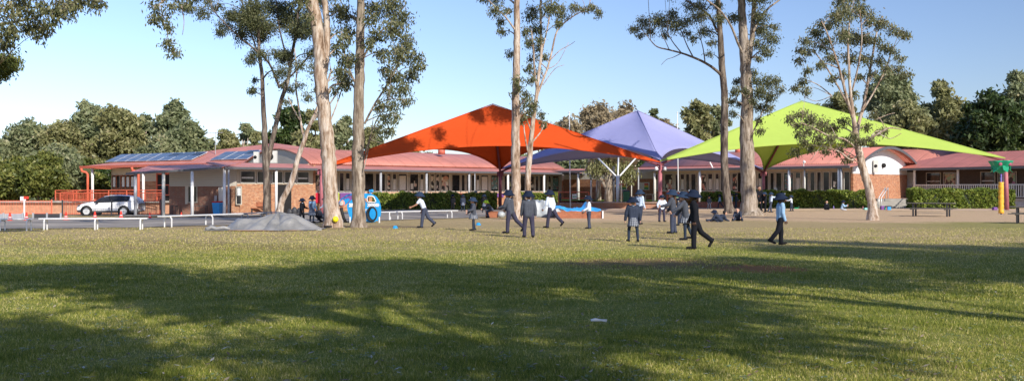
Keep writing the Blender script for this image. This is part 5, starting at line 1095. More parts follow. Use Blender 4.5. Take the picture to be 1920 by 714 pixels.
gum('dark leaning gum trunk in front of the lavender sail with long left branch', 62,
    [[(1370,402,18),(1366,385,15.5),(1361,350,14.5),(1358,300,14),(1358,250,14),(1359,200,13.5),(1357,160,12.5),(1353,110,12),(1350,60,10),(1347,10,9),(1343,-50,7),(1338,-120,5)],
     [(1353,142,6),(1340,130,5.5,-.4),(1322,118,5,-.8),(1300,108,4.2,-1.2),(1278,100,3.5,-1.5),(1255,94,3,-1.8),(1232,88,2.4,-2),(1218,74,1.8,-2)], [(1345,60,5),(1330,30,4,.6),(1305,12,3.2,1),(1285,0,2.6,1.2),(1265,-20,2,1.4)],
     [(1300,108,2.6,-1.2),(1288,85,2,-1.3),(1278,60,1.5,-1.4)], [(1278,100,2.2,-1.5),(1262,80,1.8,-1.6),(1250,60,1.4,-1.6)], [(1322,118,2.4,-.8),(1318,90,1.8,-.8),(1310,60,1.4,-.8)]],
    [(1188,52,14),(1205,42,20),(1228,35,22),(1250,42,20),(1270,48,18),(1222,58,14),(1245,66,12),(1200,66,9),(1262,28,18),(1285,40,18),(1290,62,12),(1310,30,24),(1325,58,20),(1300,72,12),(1335,80,12),(1325,10,26),(1350,35,18),(1296,8,18),(1330,100,8),(1211,-112,46,-6),(1270,-150,50,-7),(1310,-200,50,-8),(1240,-70,34,-4),(1300,-40,44),(1345,-50,48),(1270,-20,24),(1330,-110,50),(1380,-80,36)], 'bark_dark', seed=23, dens=.62, tint=.5,  # high forward clumps, out of view, added to shadow the orange sail
    extra=[[(1278,100,1.8,-1.5),(1262,108,1.3,-1.5),(1250,112,1,-1.5),(1240,122,.8,-1.5)],[(1255,94,1.6,-1.8),(1245,72,1.2,-1.8),(1238,58,.9,-1.8)]])
gum('thickest straight gum trunk in front of the lime sail', 57,
    [[(1407,405,36),(1405,385,30),(1403,350,28),(1401,300,27),(1400,250,25),(1401,200,23),(1399,150,21),(1396,100,19),(1393,50,16),(1390,0,14),(1387,-60,12),(1384,-130,8),(1390,-200,5)],
     [(1402,130,10),(1409,80,9.5,.3),(1413,30,9,.5),(1416,-20,8,.6),(1424,-100,5,.7)], [(1397,110,5),(1383,80,4.5,-.5),(1370,48,4,-.9),(1350,20,3.2,-1.3),(1330,4,3,-1.5),(1300,-18,2.5,-1.8)], [(1412,60,5),(1425,35,4,.6),(1442,15,3.6,.9),(1462,0,3,1.1),(1490,-25,2,1.3)],
     [(1406,260,3),(1418,235,2.4,.4),(1432,205,2,.6),(1445,180,1.6,.7)], [(1405,190,3.5),(1390,170,2.6,.6),(1378,190,2,.8)]],
    [(1430,55,24),(1448,72,20),(1440,95,18),(1425,85,16),(1420,30,26),(1452,50,12),(1420,110,10),(1378,30,18),(1390,70,12,1),(1438,155,22),(1455,150,16),(1425,175,22),(1448,180,20),(1465,165,9),(1425,200,16),(1442,205,14),(1415,150,14),(1380,170,16),(1372,190,13),(1388,195,12),(1382,150,10),(1420,225,9),(1410,190,12,-1),(1400,170,10,-1.2),(1375,212,7),(1425,245,6),(1412,135,10),(1417,-245,55,-4),(1370,-230,50,-4),(1460,-210,50,-3),(1430,-20,44),(1390,-50,48),(1460,-40,36),(1420,-110,60),(1370,-120,50),(1470,-100,44),(1400,-180,50),(1340,-70,36)], 'bark_grey', seed=29, dens=.62, tint=.45)  # topmost clumps, unseen, added for their shadow on the orange sail
gum('young open gum with twisting trunk and low leafy branches at right', 48,
    [[(1637,414,20),(1636,395,17),(1634,375,16),(1627,345,15.5),(1619,320,15),(1614,300,14.5),(1611,285,14),(1606,262,12),(1603,240,10),(1600,218,8.5),(1595,180,6),(1592,130,5),(1590,80,4),(1594,30,3)],
     [(1606,262,8),(1610,232,7,.3),(1620,195,6,.5),(1628,150,5,.7),(1636,105,4,.8),(1644,60,3,.9)], [(1600,225,6),(1588,185,5.5,-.4),(1578,145,4.5,-.7),(1566,105,3.6,-1),(1552,65,2.8,-1.2),(1540,40,2.2,-1.3)],
     [(1592,200,4),(1570,160,3.4,.5),(1548,125,2.8,.8),(1525,95,2.2,1)], [(1610,275,6),(1628,262,5,-.2),(1648,250,4,-.4),(1668,240,3,-.5),(1690,243,2,-.5)], [(1616,210,3.6),(1640,170,3,.2),(1660,130,2.4,.3),(1672,95,2,.3)],
     [(1607,280,4),(1585,262,3.5,-.5),(1555,255,3,-.8),(1525,240,2.5,-1),(1500,230,1.8,-1.1)], [(1608,290,4),(1596,300,3,-.6),(1575,285,2.4,-.8),(1555,278,1.8,-1)], [(1598,170,3.5),(1610,120,3,-.4),(1616,70,2.4,-.5),(1612,20,2,-.5)], [(1560,180,2.2,.3),(1535,160,1.8,.5),(1512,150,1.4,.6)]],
    [(1592,20,26),(1565,30,24),(1612,18,24),(1548,48,20),(1630,35,22),(1650,45,20),(1670,55,16),(1690,60,12),(1698,68,7),(1528,62,20),(1510,78,16),(1500,95,12),(1498,112,10),(1520,95,14),(1545,80,22),(1575,65,24),(1600,70,26),(1630,75,24),(1655,85,18),(1672,95,14),(1684,110,10),(1560,105,18),(1590,110,20),(1620,110,20),(1648,112,16),(1665,125,10),(1535,120,12),(1515,132,9),(1505,150,8),(1495,165,6),(1580,140,14),(1610,145,14),(1635,140,14),(1560,145,10),(1512,172,5),(1600,175,9),(1582,0,22),(1608,-8,20),(1688,128,8),(1700,140,5),
     (1500,212,16),(1520,222,20),(1540,232,22),(1495,232,14),(1512,245,16),(1485,222,8),(1560,240,18),(1580,228,16),(1535,258,18),(1560,262,18),(1585,262,16),(1505,265,12),(1522,278,10),(1550,282,12),(1575,282,12),(1600,255,12,-1.2),(1625,235,12),(1492,282,8),(1498,250,10),(1640,215,9),(1632,260,8),(1655,245,7),(1590,298,7),(1615,265,9,-1)], 'bark_pale', seed=31, dens=.66, tint=.58, spread=.8,
    extra=[[(1648,250,2,-.4),(1668,260,1.6,-.5),(1690,250,1.2,-.5)],[(1560,180,1.6,.3),(1530,190,1.2,.5),(1506,180,.9,.6)],[(1640,225,2,0),(1665,215,1.4,0),(1678,212,1,0)],[(1548,262,1.4,-1),(1520,300,1,-1)]])
gum('gum branches reaching in from the top left corner', 27,
    [[(-170,480,34),(-165,350,32),(-150,200,28),(-130,100,24),(-110,0,20),(-100,-100,14),(-90,-200,8)], [(-130,110,12),(-90,90,9,.4),(-40,60,7,.8),(10,45,5,1),(60,35,4,1.2),(110,15,3,1.4),(150,5,2,1.5)], [(-110,10,10),(-60,-10,8,-.5),(0,-20,6,-.8),(60,-25,4,-1),(120,-15,3,-1)], [(-140,160,8),(-90,150,6,.3),(-40,130,4,.5),(0,120,3,.6)], [(30,42,2.6,1),(60,52,2,1),(85,58,1.4,1)]],
    [(10,20,40),(35,10,34),(5,60,28),(28,55,24),(55,25,26),(80,10,26),(110,5,22),(60,55,14),(78,48,14),(100,30,14),(118,22,12),(140,8,14),(165,2,12),(182,2,6),(12,80,10),(-10,75,18),(135,12,10),(75,62,8),(50,-30,50),(110,-30,40),(0,-60,60),(170,-25,20),(-60,20,60),(-60,90,40),(-100,-50,80),(-60,-130,80),(-140,40,60),(-180,-20,70)], 'bark_grey', seed=37, dens=.55, tint=.55, size=.13, spread=.7)
gum('small dense leafy tip hanging in at the left edge', 31,
    [[(-120,470,26),(-120,350,24),(-115,250,20),(-105,170,14),(-90,100,8),(-80,40,4)], [(-105,170,6),(-70,150,5,.2),(-30,130,4,.3),(0,115,2.6,.4),(14,110,1.6,.4)]],
    [(4,108,15),(18,112,13),(8,124,13),(-10,118,22),(22,124,6),(3,136,8),(-40,130,30),(-80,110,50),(-110,60,60),(-150,120,50),(-90,170,40)], 'bark_grey', 'leaf_bush', seed=41, dens=1.0, size=.13, spread=.5)
# ------------------------------------------------------------------ trees beyond the school
def bgtree(label, u, D, vtop, wpx, leaf, seed, low=.38, n=3600, dens=1.0, bk='bark_grey', squash=1.0, size=None, name='tree', limbs=6, tint=.5, group='trees beyond the school'):
    rs = random.Random(seed); x = X(u, D); z0 = gz(x, D); top = Z(vtop, D); H_ = top-z0; w = wpx*D/F/2*1.15; t = thing(name, label, 'tree', (x, D, z0), 0, group)
    zc = z0+H_*low; ch = (top-zc)/2; cc = zc+ch; tr = MB(); br = MB(); size = size or .0024*D
    pts = [Vector((x, D, z0-.2))]; 
    for k in range(1, 6): pts.append(Vector((x+rs.uniform(-.05,.05)*H_, D+rs.uniform(-.04,.04)*H_, z0+H_*.80*k/5)))
    tr.tube(pts, [H_*.022*(1-.16*k) for k in range(6)], 8); blobs = []
    nb = max(14, int(44*wpx/90))
    for k in range(nb):
        for _ in range(30):
            o = Vector((rs.uniform(-1,1), rs.uniform(-1,1), rs.uniform(-1,1)))
            if .35 < o.length < 1 and (o.z > -.5 or rs.random() < .4): break
        r = rs.uniform(.20,.38)*min(w, ch*1.2); p = Vector((x+o.x*(w-r*.8), D+o.y*(w-r*.8), cc+o.z*(ch-r*.8))); blobs.append((p, r))
    blobs.append((Vector((x+rs.uniform(-.2,.2)*w, D, top-.28*min(w, ch))), .30*min(w, ch*1.2)))
    for p, r in blobs[:22]:
        a = pts[rs.choice((2,3,4))]; br.tube([a, a.lerp(p, .55)+Vector((0,0,.05*H_)), p], [H_*.013, H_*.008, H_*.003], 5)
    rng = np.random.default_rng(seed); Vs, Ts = [], []; tot = sum(r*r for _, r in blobs)
    for p, r in blobs:
        m = int(n*dens*r*r/tot); d = rng.standard_normal((m,3)); d /= np.linalg.norm(d, axis=1)[:,None]; rad = r*(1-.55*rng.random(m)**1.5)*(1+.24*rng.standard_normal(m)); lump = 1+.22*np.sin(d[:,0]*5+p.x)*np.sin(d[:,1]*4+1)*np.sin(d[:,2]*5+p.z)
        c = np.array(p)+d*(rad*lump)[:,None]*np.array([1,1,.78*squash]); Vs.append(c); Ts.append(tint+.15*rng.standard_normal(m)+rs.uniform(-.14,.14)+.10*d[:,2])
    c = np.concatenate(Vs); tn = np.clip(np.concatenate(Ts), 0, 1); m = len(c); d = rng.standard_normal((m,3)); d[:,2] -= .5; d /= np.linalg.norm(d, axis=1)[:,None]; wv = np.cross(d, rng.standard_normal((m,3))); wv /= np.linalg.norm(wv, axis=1)[:,None]
    l = (size*(.5+.9*rng.random(m)))[:,None]; V = np.stack([c-d*l, c+wv*l*.42, c+d*l, c-wv*l*.42], 1)
    tr.build('trunk', M[bk], t, True); br.build('branches', M[bk], t, True); quads_mesh('crown', V, tn, M[leaf], 4, t); return t
BG = [ # label, u, D, vtop, width px, leaf, low
 ('pale sparse gum with rounded top at far left', 55, 140, 222, 95, 'leaf_far', .35, .7),
 ('low grey green gum at the left picture edge', 2, 135, 262, 60, 'leaf_far', .3, .8),
 ('brownish gum between the pale sparse gum and tallest left gum', 118, 138, 226, 90, 'leaf_olive', .3, .9),
 ('broad domed gum with open crown above the bushes', 162, 152, 187, 75, 'leaf_far', .5, 1.0),
 ('tall olive gum with pale trunks left of centre of the tree line', 222, 142, 196, 92, 'leaf_olive', .28, 1.3),
 ('feathery gum standing behind the tall olive gum', 272, 158, 213, 60, 'leaf_far', .35, .9),
 ('tallest round topped gum left of the television aerial', 322, 155, 184, 72, 'leaf_far', .45, .9),
 ('bushy grey green gum left of the aerial', 350, 140, 222, 92, 'leaf_far', .15, 1.4),
 ('dense grey green gum low in front of the round topped gum', 300, 132, 250, 90, 'leaf_far', .12, 1.3),
 ('small olive tree right of the television aerial', 425, 138, 243, 52, 'leaf_olive', .15, 1.1),
 ('dark rounded tree above the solar panels', 456, 145, 231, 46, 'leaf_far', .25, 1.1),
 ('olive tree behind the forked gum base', 482, 140, 246, 50, 'leaf_olive', .15, 1.1),
 ('dark tree seen through the forked gum', 545, 135, 196, 85, 'leaf_dark', .2, 1.2),
 ('olive green tree behind the twisted gum', 585, 130, 205, 70, 'leaf_olive', .15, 1.2),
 ('green tree between the two thick gum trunks', 645, 132, 218, 60, 'leaf_far', .12, 1.2),
 ('olive bushy tree just right of the grey brown trunk', 690, 134, 238, 44, 'leaf_olive', .15, 1.0),
 ('low distant tree peeping over the pink roof near the orange sail', 712, 170, 258, 40, 'leaf_far', .2, .8),
 ('low dark tree over the pink roof under the orange sail', 790, 165, 280, 120, 'leaf_olive', .2, 1.0),
 ('nearly bare brown tree left of the first flagpole', 1062, 125, 216, 85, 'leaf_bare', .3, .45),
 ('bare tan crown behind the left slope of the lavender sail', 1125, 128, 186, 110, 'leaf_bare', .3, .5),
 ('thin brown leaved tree at the lavender sail peak', 1172, 132, 186, 75, 'leaf_bare', .35, .45),
 ('green tree low behind the first flagpole', 1085, 120, 255, 130, 'leaf_far', .1, 1.1),
 ('slim gum right of the lavender sail peak', 1222, 140, 204, 38, 'leaf_far', .4, .7),
 ('brown leaved low tree left of the second flagpole', 1248, 138, 222, 55, 'leaf_bare', .3, .7),
 ('reddish brown gum right of the second flagpole', 1308, 132, 187, 62, 'leaf_olive', .3, .75),
 ('dark green gum behind the leaning dark trunk', 1345, 135, 198, 55, 'leaf_far', .3, .9),
 ('round green tree behind the thickest trunk', 1440, 138, 228, 52, 'leaf_far', .3, 1.0),
 ('brown gum top showing above the lime sail peak', 1575, 135, 173, 75, 'leaf_olive', .45, 1.0),
 ('tall brown green gum directly behind the young open gum', 1672, 125, 126, 105, 'leaf_far', .3, 1.2),
 ('feathery brownish gum above the lime sail right slope', 1700, 112, 185, 95, 'leaf_olive', .35, 1.0),
 ('pale trunked gum with rounded olive crown at right', 1765, 128, 149, 82, 'leaf_olive', .35, 1.1),
 ('dark tree behind the pale trunked gum', 1735, 140, 195, 90, 'leaf_far', .2, 1.1),
 ('tall dark gum at the far right edge', 1905, 118, 132, 78, 'leaf_far', .4, 1.1),
 ('dense dark evergreen tree over the tiled roof', 1858, 105, 166, 112, 'leaf_dark', .12, 2.0),
 ('second dark evergreen cut by the right edge', 1925, 108, 185, 100, 'leaf_dark', .12, 1.8),
 ('low dark tree left of the dense evergreen', 1815, 125, 215, 60, 'leaf_dark', .12, 1.2),
 ('green tree in the passage left of the white branching column', 1120, 112, 300, 70, 'leaf_far', .2, 1.2),
 ('dark tree deep behind the passage', 1155, 130, 280, 130, 'leaf_dark', .1, 1.5)]
for i, (l, u, D, vt, w, lf, low, k) in enumerate(BG):
    bgtree(l, u, D, vt, w, lf, 100+i, low, int((8500 if lf == 'leaf_bare' else 10500)*k*(w/80)**1.1), 1.0, 'bark_pale' if lf in ('leaf_far','leaf_olive','leaf_bare') else 'bark_dark')
for i, (l, u, D, vt, w, lf) in enumerate((('yellow green rounded bush at the far left behind the coral fence', 20, 108, 292, 110, 'leaf_bush'), ('tall yellow green bush left of centre behind the coral fence', 78, 106, 282, 90, 'leaf_bush'), ('grey green bush behind the fence post', 130, 110, 290, 80, 'leaf_far'),
    ('green rounded bush left of the hall corner', 170, 112, 296, 60, 'leaf_bush'), ('dark bush under the hall eave', 205, 124, 300, 70, 'leaf_dark'), ('dark shrub mass at the far left horizon', -40, 112, 285, 120, 'leaf_far'), ('low dark bush behind the yellow green ones', 105, 118, 272, 120, 'leaf_far'))):
    bgtree(l, u, D, vt, w, lf, 200+i, .02, int(12000*(w/90)), name='bush', group='bushes behind the fence at left')
# loose distant belt of trees that closes the horizon
V = []; n = 26000; xx = RNG.uniform(-150, 150, n); yy = RNG.uniform(168, 185, n); hh = RNG.random(n)**.7*(5.2+2.0*np.sin(xx*.13)+1.5*np.sin(xx*.31+1)); c = np.stack([xx, yy, hh], 1)
d = RNG.standard_normal((n,3)); d /= np.linalg.norm(d, axis=1)[:,None]; w = np.cross(d, RNG.standard_normal((n,3))); w /= np.linalg.norm(w, axis=1)[:,None]; l = .75
tag(quads_mesh('distant_woodland', np.stack([c-d*l, c+w*l*.6, c+d*l, c-w*l*.6], 1), np.clip(.4+.2*RNG.standard_normal(n), 0, 1), M['leaf_far']), 'distant low belt of trees behind the school', 'woodland', kind='stuff')
for u, vb, vt, D, l, wd in ((1122, 378, 300, 96, 'pale smooth tree trunk standing in the passage', .55), (1141, 379, 300, 86, 'low forked tree with brown trunk on the lawn in the passage', .7)):
    t = thing('tree', l, 'tree', (X(u, D), D, .45)); m = MB(); m.tube([(X(u,D), D, 0), (X(u,D), D, 1.4), (X(u+1,D), D, 3.2)], [wd*.6, wd*.45, wd*.4], 10)
    if wd > .6:
        for a, b in ((-14,-40),(-6,-62),(12,-46),(20,-38)): m.tube([(X(u,D), D, 1.2), (X(u+a*.6,D), D, 1.9), (X(u+a*1.6,D), D, 2.2-b*.02)], [.22,.14,.07], 7)
    m.build('trunk', M['bark_pale' if wd < .6 else 'bark_grey'], t, True)
    cc = [(X(u+a,D), D+b, z) for a, b, z in ((-20,0,3.3),(-6,.6,3.6),(24,-.5,3.3),(36,0,2.9))] if wd > .6 else [(X(u,D), D, 4.5)]
    V_, tn, _ = leaves(cc, [.9]*len(cc), .55, .30, rng=np.random.default_rng(3)); quads_mesh('crown', V_, tn, M['leaf_olive'], 4, t)
# ------------------------------------------------------------------ grove behind the camera whose shade falls over the lawn
def shade_tree(seed, H_, R_):
    t = thing('gum_tree', 'tall leafy gum behind the viewer that shades the near lawn', 'tree', (0,0,0), 0, 'gums behind the viewer'); rs = random.Random(seed); m = MB(); pts = [(0,0,-.2),(.2,.1,H_*.3),(-.1,.2,H_*.6),(.1,0,H_*.92)]; m.tube(pts, [.34,.27,.18,.05], 10)
    cs, rr = [], []
    for k in range(int(7.5*(R_/4)**2)):
        a = rs.uniform(0,2*PI); r = R_*rs.random()**.5; z = H_*(.56+.42*rs.random())*(1-.10*(r/R_)); cs.append((r*math.cos(a), r*math.sin(a), z)); rr.append(rs.uniform(.9,1.9))
        m.tube([(0,.1,z*.7), (r*.5*math.cos(a), r*.5*math.sin(a), z*.9), cs[-1]], [.07,.05,.02], 5)
    b = bpy.data.objects.new('trunk', m.mesh('trunk', M['bark_grey'], True)); COL.objects.link(b); b.parent = t
    V_, tn, _ = leaves(cs, rr, .75, .36, rng=np.random.default_rng(seed)); quads_mesh('crown', V_, tn, M['leaf_gum'], 4, t); return t
protos = [shade_tree(301, 17, 4.6), shade_tree(302, 20, 5.2), shade_tree(303, 15, 4.0)]
SH = [(9.5,-1,0,1),(15,2,2,1.0),(23,6,0,1.0),(28,3.5,1,.95),(34.5,2,0,1.08),(41,.5,1,1),(4,-1.5,0,1.05),(37,-6,1,.9),(2,-15,0,.95),(12,-18,2,1.0),(28,-14,2,1.0),(49,2,1,1.05),(44,-12,0,1),(1,-28,1,1)]
for i, (x, y, k, s) in enumerate(SH):
    o = dup(protos[k], (x-2.9, y-1.0, 0), i*1.3, None, (s,s,s))
def wipe(o):
    for c in list(o.children): wipe(c)
    bpy.data.objects.remove(o)
for p in protos: wipe(p)
# ------------------------------------------------------------------ people
def cloth(name, c, var=.12): return simple(name, c, .85, var, 9, .1)
K = {'navy': cloth('navy_cloth', (.036,.046,.075)), 'black': cloth('black_cloth', (.012,.013,.018)), 'grey': cloth('charcoal_knit', (.070,.078,.10)), 'pale': cloth('pale_blue_shirt', (.50,.60,.76)), 'white': cloth('white_blue_shirt', (.62,.69,.80)),
     'sky': cloth('sky_blue_shirt', (.30,.47,.68)), 'hat': cloth('navy_hat', (.014,.022,.045)), 'hatb': cloth('denim_hat', (.024,.042,.08)), 'trou': cloth('navy_trousers', (.05,.048,.078)), 'slate': cloth('slate_trousers', (.055,.065,.10)), 'shoe': cloth('black_shoe', (.018,.018,.02)),
     'skin1': simple('fair_skin', (.58,.34,.25), .55, .05, 9, .3), 'skin2': simple('tan_skin', (.38,.20,.13), .55, .05, 9, .3), 'skin3': simple('brown_skin', (.10,.05,.035), .5, .05, 9, .35), 'hairb': simple('brown_hair', (.09,.045,.025), .6, .25, 30), 'hairk': simple('black_hair', (.015,.012,.01), .5, .2, 30),
     'hairy': simple('fair_hair', (.35,.22,.10), .6, .2, 30), 'hivis': cloth('hivis_cap', (.55,.75,.05)), 'orange': cloth('orange_vest', (.75,.14,.03)), 'sock': cloth('navy_tights', (.030,.042,.065))}
def tartan(name, base, line):
    m, nt, b = nmat(name); tc = N(nt, 'ShaderNodeTexCoord'); s = N(nt, 'ShaderNodeSeparateXYZ'); L(nt, tc.outputs['UV'], s.inputs[0]); outs = []
    for i, f in ((0, 16.), (1, 4.)):
        a = N(nt, 'ShaderNodeMath', operation='MULTIPLY'); L(nt, s.outputs[i], a.inputs[0]); a.inputs[1].default_value = f; fr_ = N(nt, 'ShaderNodeMath', operation='FRACT'); L(nt, a.outputs[0], fr_.inputs[0]); outs.append(ramp(nt, fr_.outputs[0], [(0, (1,1,1)), (.13, (1,1,1)), (.15, (0,0,0)), (.55, (0,0,0)), (.57, (.45,.45,.45)), (.63, (.45,.45,.45)), (.65, (0,0,0))]))
    m1 = mixc(nt, .5, outs[0], outs[1], 'ADD'); mx = N(nt, 'ShaderNodeMix', data_type='RGBA', blend_type='MIX'); L(nt, m1, mx.inputs[0]); mx.inputs[6].default_value = (*base, 1); mx.inputs[7].default_value = (*line, 1)
    L(nt, mx.outputs[2], b.inputs['Base Color']); b.inputs['Roughness'].default_value = .85; return m
K['tartan'] = tartan('tartan_skirt', (.018,.026,.055), (.55,.58,.62)); K['tartan2'] = tartan('tartan_dress', (.03,.045,.09), (.36,.40,.48))
def remesh(mb, name, mat, parent, vox, smooth=4, extra=None):
    me = mb.mesh(name, mat, True, wloc(parent)); o = bpy.data.objects.new(name, me); COL.objects.link(o)
    r = o.modifiers.new('r', 'REMESH'); r.mode = 'VOXEL'; r.voxel_size = vox; r.use_smooth_shade = True
    s = o.modifiers.new('s', 'SMOOTH'); s.factor = .5; s.iterations = smooth
    dg = bpy.context.evaluated_depsgraph_get(); e = bpy.data.meshes.new_from_object(o.evaluated_get(dg)); bpy.data.objects.remove(o); bpy.data.meshes.remove(me)
    if not e.materials: e.materials.append(mat)
    if extra:
        import bmesh; bm = bmesh.new(); bm.from_mesh(e); x = extra.mesh('x', mat, True, wloc(parent)); bm.from_mesh(x); bm.to_mesh(e); bm.free(); e.polygons.foreach_set('use_smooth', [True]*len(e.polygons)); bpy.data.meshes.remove(x)
    o = bpy.data.objects.new(name, e); e.name = name; COL.objects.link(o); o.parent = parent; return o
def person(label, u, v, top, yaw, lower=('trousers','trou'), upper=('jumper','grey'), legs=((8,6),(-8,6)), arms=((8,12,8),(-6,12,8)), lean=3, skin='skin1', hat='hat', hair=None, headturn=0, headtilt=0, H=None, near=True, collar=None, sit=0, long_hair=None, g=None, lat=0, scalearm=1, group=None, foot=(None,None)):
    """yaw: direction faced, degrees from picture right, anticlockwise from above. legs: (hip swing, knee bend) left, right. arms: (swing, elbow, splay)."""
    g = g or G(u, v); D = g.y
    if H is None: H = (v-top)*D/F*.985
    t = thing('person', label, 'person', (g.x, g.y, g.z), 0, group); d2 = math.radians
    def rotv(vec, a, ax): return Matrix.Rotation(a, 3, ax) @ Vector(vec)
    J = {}; pel = Vector((0,0,0)); down = lambda a, lt=0: Vector((math.sin(d2(a)), lt, -math.cos(d2(a)))).normalized()
    for s, (nm, (a, b)) in zip((1,-1), zip('LR', legs)):
        hip = Vector((0, s*.058*H, 0)); kn = hip+down(a, s*(.06+lat))*.235*H; an = kn+down(a-b, s*.03)*.235*H; J['hip'+nm], J['kn'+nm], J['an'+nm] = hip, kn, an
        fa = foot[0 if s > 0 else 1]; fa = (-(a-b) if (a-b) > -12 else -55-(a-b)*-.0+(a-b)*.4) * 0 if fa is None and (a-b) > -25 else (fa if fa is not None else (a-b)*.75)
        J['toe'+nm] = an+Vector((math.cos(d2(fa)), s*.12, math.sin(d2(fa))))*.10*H; J['heel'+nm] = an-Vector((math.cos(d2(fa)), 0, math.sin(d2(fa))))*.025*H
    low = min(min(J[k].z for k in ('anL','anR','toeL','toeR'))-.030*H, -.09*H if sit else 9); sh = Vector((0,0,-low))
    if sit: sh = Vector((0,0,.085*H))
    tl = lambda r, y=0, z=0: Vector((math.sin(d2(lean))*r, y, math.cos(d2(lean))*r+z))
    ch = tl(.22*H); nk = tl(.30*H); hd = nk+Vector((math.sin(d2(lean*.7+headtilt))*.095*H, 0, math.cos(d2(lean*.7+headtilt))*.095*H)); sho = {}
    for s, (nm, (a, b, o)) in zip((1,-1), zip('LR', arms)):
        S_ = tl(.275*H, s*.098*H); dirv = Matrix.Rotation(d2(o)*s, 3, 'X') @ down(a); el = S_+dirv*.165*H; dv2 = Matrix.Rotation(d2(o*.4)*s, 3, 'X') @ down(a+b); wr = el+dv2*.145*H; sho[nm] = (S_, el, wr, dv2)
    R_ = Matrix.Rotation(d2(yaw), 3, 'Z'); T = lambda p: R_ @ (Vector(p)+sh)+g
    vox = .0095 if near else .016; r = lambda k: k*H
    def cap(mb, a, b, ra, rb): mb.capsule(T(a), T(b), r(ra), r(rb), 12)
    up_kind, up_mat = upper; sleeve_short = up_kind == 'tee'; infl = .014 if up_kind in ('jumper','blazer') else .009
    # body (skin): head, neck, hands and a slim inner body, one continuous surface
    m = MB(); hc = hd; Rh = R_ @ Matrix.Rotation(d2(headturn), 3, 'Z')
    def HT(p): return T(hc)+Rh @ Vector(p)*H*1.13
    m.sph(HT((-.006,0,.012)), (r(.072), r(.066), r(.079)), 16, 12); m.sph(HT((.012,0,-.028)), (r(.054), r(.051), r(.054)), 12, 9)
    m.capsule(HT((.060,0,-.002)), HT((.070,0,-.016)), r(.009), r(.012), 8); m.sph(HT((.052,0,-.046)), (r(.016),)*3, 8, 6); m.sph(HT((.054,0,-.062)), (r(.014),)*3, 8, 6)
    for s in (-1,1): m.sph(HT((0,s*.060,-.004)), (r(.012), r(.008), r(.020)), 8, 6)
    cap(m, nk-Vector((0,0,.03*H)), hc-Vector((0,0,.03*H)), .030, .029); cap(m, Vector((0,0,.02*H)), ch, .055, .06)
    for nm in 'LR': cap(m, J['hip'+nm], J['kn'+nm], .045, .032); cap(m, J['kn'+nm], J['an'+nm], .032, .022); cap(m, J['an'+nm], J['toe'+nm], .02, .016)
    fing = MB()
    for s, nm in zip((1,-1), 'LR'):
        S_, el, wr, dv = sho[nm]; cap(m, S_, el, .030, .024); cap(m, el, wr, .024, .016); cap(m, ch, S_, .05, .032)
        side = Vector((-dv.z, 0, dv.x)); side = side if side.x > 0 else -side; side = side.normalized(); nrm_ = dv.cross(side).normalized()*s   # thumb side is forward
        pc = wr+dv*.030*H
        for q in (-.5, .5): cap(m, wr+side*q*.012*H, pc+side*q*.022*H, .011, .013)
        for k, (ln, of) in enumerate(((.036,.021),(.042,.007),(.039,-.007),(.030,-.020))):
            b0 = pc+side*of*H-dv*.004*H; b1 = pc+side*of*1.12*H+dv*ln*.55*H; b2 = b1+(dv*.8-nrm_*.0+Vector((0,-s*.55,0))).normalized()*ln*.5*H; fing.tube([T(b0), T(b1), T(b2)], [r(.0064), r(.0058), r(.0044)], 6)
        b0 = wr+dv*.010*H+side*.012*H; fing.tube([T(b0), T(b0+(side*.8+dv*.8)*.022*H), T(b0+(side*.5+dv*1.3)*.034*H)], [r(.0080), r(.0066), r(.005)], 6)
    body = remesh(m, 'body', K[skin], t, vox*.8 if near else vox, 3, fing)
    for s in (-1,1):
        e_ = MB(); e_.sph(HT((.0565,s*.022,.004)), (r(.0065),)*3, 8, 6); eo = e_.build('eye', K['shoe'], t, True)
    mo = MB(); mo.capsule(HT((.066,-.012,-.046)), HT((.066,.012,-.046)), r(.0035), r(.0035), 6); mo.build('mouth', simple('lips', (.30,.09,.08), .5) if 'lips' not in bpy.data.materials else bpy.data.materials['lips'], t, True)
    # hair and hat
    if hair or not hat or True:
        hm = MB(); hm.sph(HT((-.014,0,.020)), (r(.075), r(.072), r(.079)), 16, 10); hm.sph(HT((-.030,0,-.018)), (r(.045), r(.054), r(.050)), 12, 8); 
        if long_hair == 'tail': hm.capsule(HT((-.060,0,-.01)), HT((-.085,0,-.05)), r(.022), r(.026), 10); hm.capsule(HT((-.085,0,-.05)), HT((-.085,.01,-.15)), r(.026), r(.012), 10)
        if long_hair == 'loose':
            for s in (-.03, 0, .03): hm.capsule(HT((-.045,s,-.02)), HT((-.07,s*1.2,-.19)), r(.030), r(.016), 10)
        hm = remesh(hm, 'hair', K[hair or ('hairk' if skin == 'skin3' else 'hairb')], t, vox, 3)
    if hat:
        q = MB(); prof = [(.124,-.014),(.126,-.018),(.106,.002),(.086,.020),(.074,.032),(.069,.054),(.062,.070),(.042,.079),(.0,.081)]; k = 26; vs = []; fs = []; tiltm = Matrix.Rotation(d2(-7), 3, 'Y')
        for j, (rr, z) in enumerate(prof):
            for i in range(k):
                a = 2*PI*i/k; dz = -.012*abs(math.sin(a*1.0))**2 if j < 3 else 0; vs.append(HT(tiltm @ Vector((rr*math.cos(a)*1.04-.004, rr*math.sin(a), z+dz+.006))))
        for j in range(len(prof)-1):
            for i in range(k): a, b = j*k+i, j*k+(i+1) % k; fs.append((a, b, b+k, a+k))
        q.add(vs, fs); ho = q.build('hat', K['hat' if hat is True else hat], t, True); sd = ho.modifiers.new('t', 'SOLIDIFY'); sd.thickness = .008
        if near: cm = MB(); cm.sph(HT((.064,0,.074)), (r(.008), r(.012), r(.012)), 8, 6); cm.build('hat_badge', K['white'], ho, True)
    # upper garment
    m = MB(); w = .058 if up_kind == 'blazer' else .052
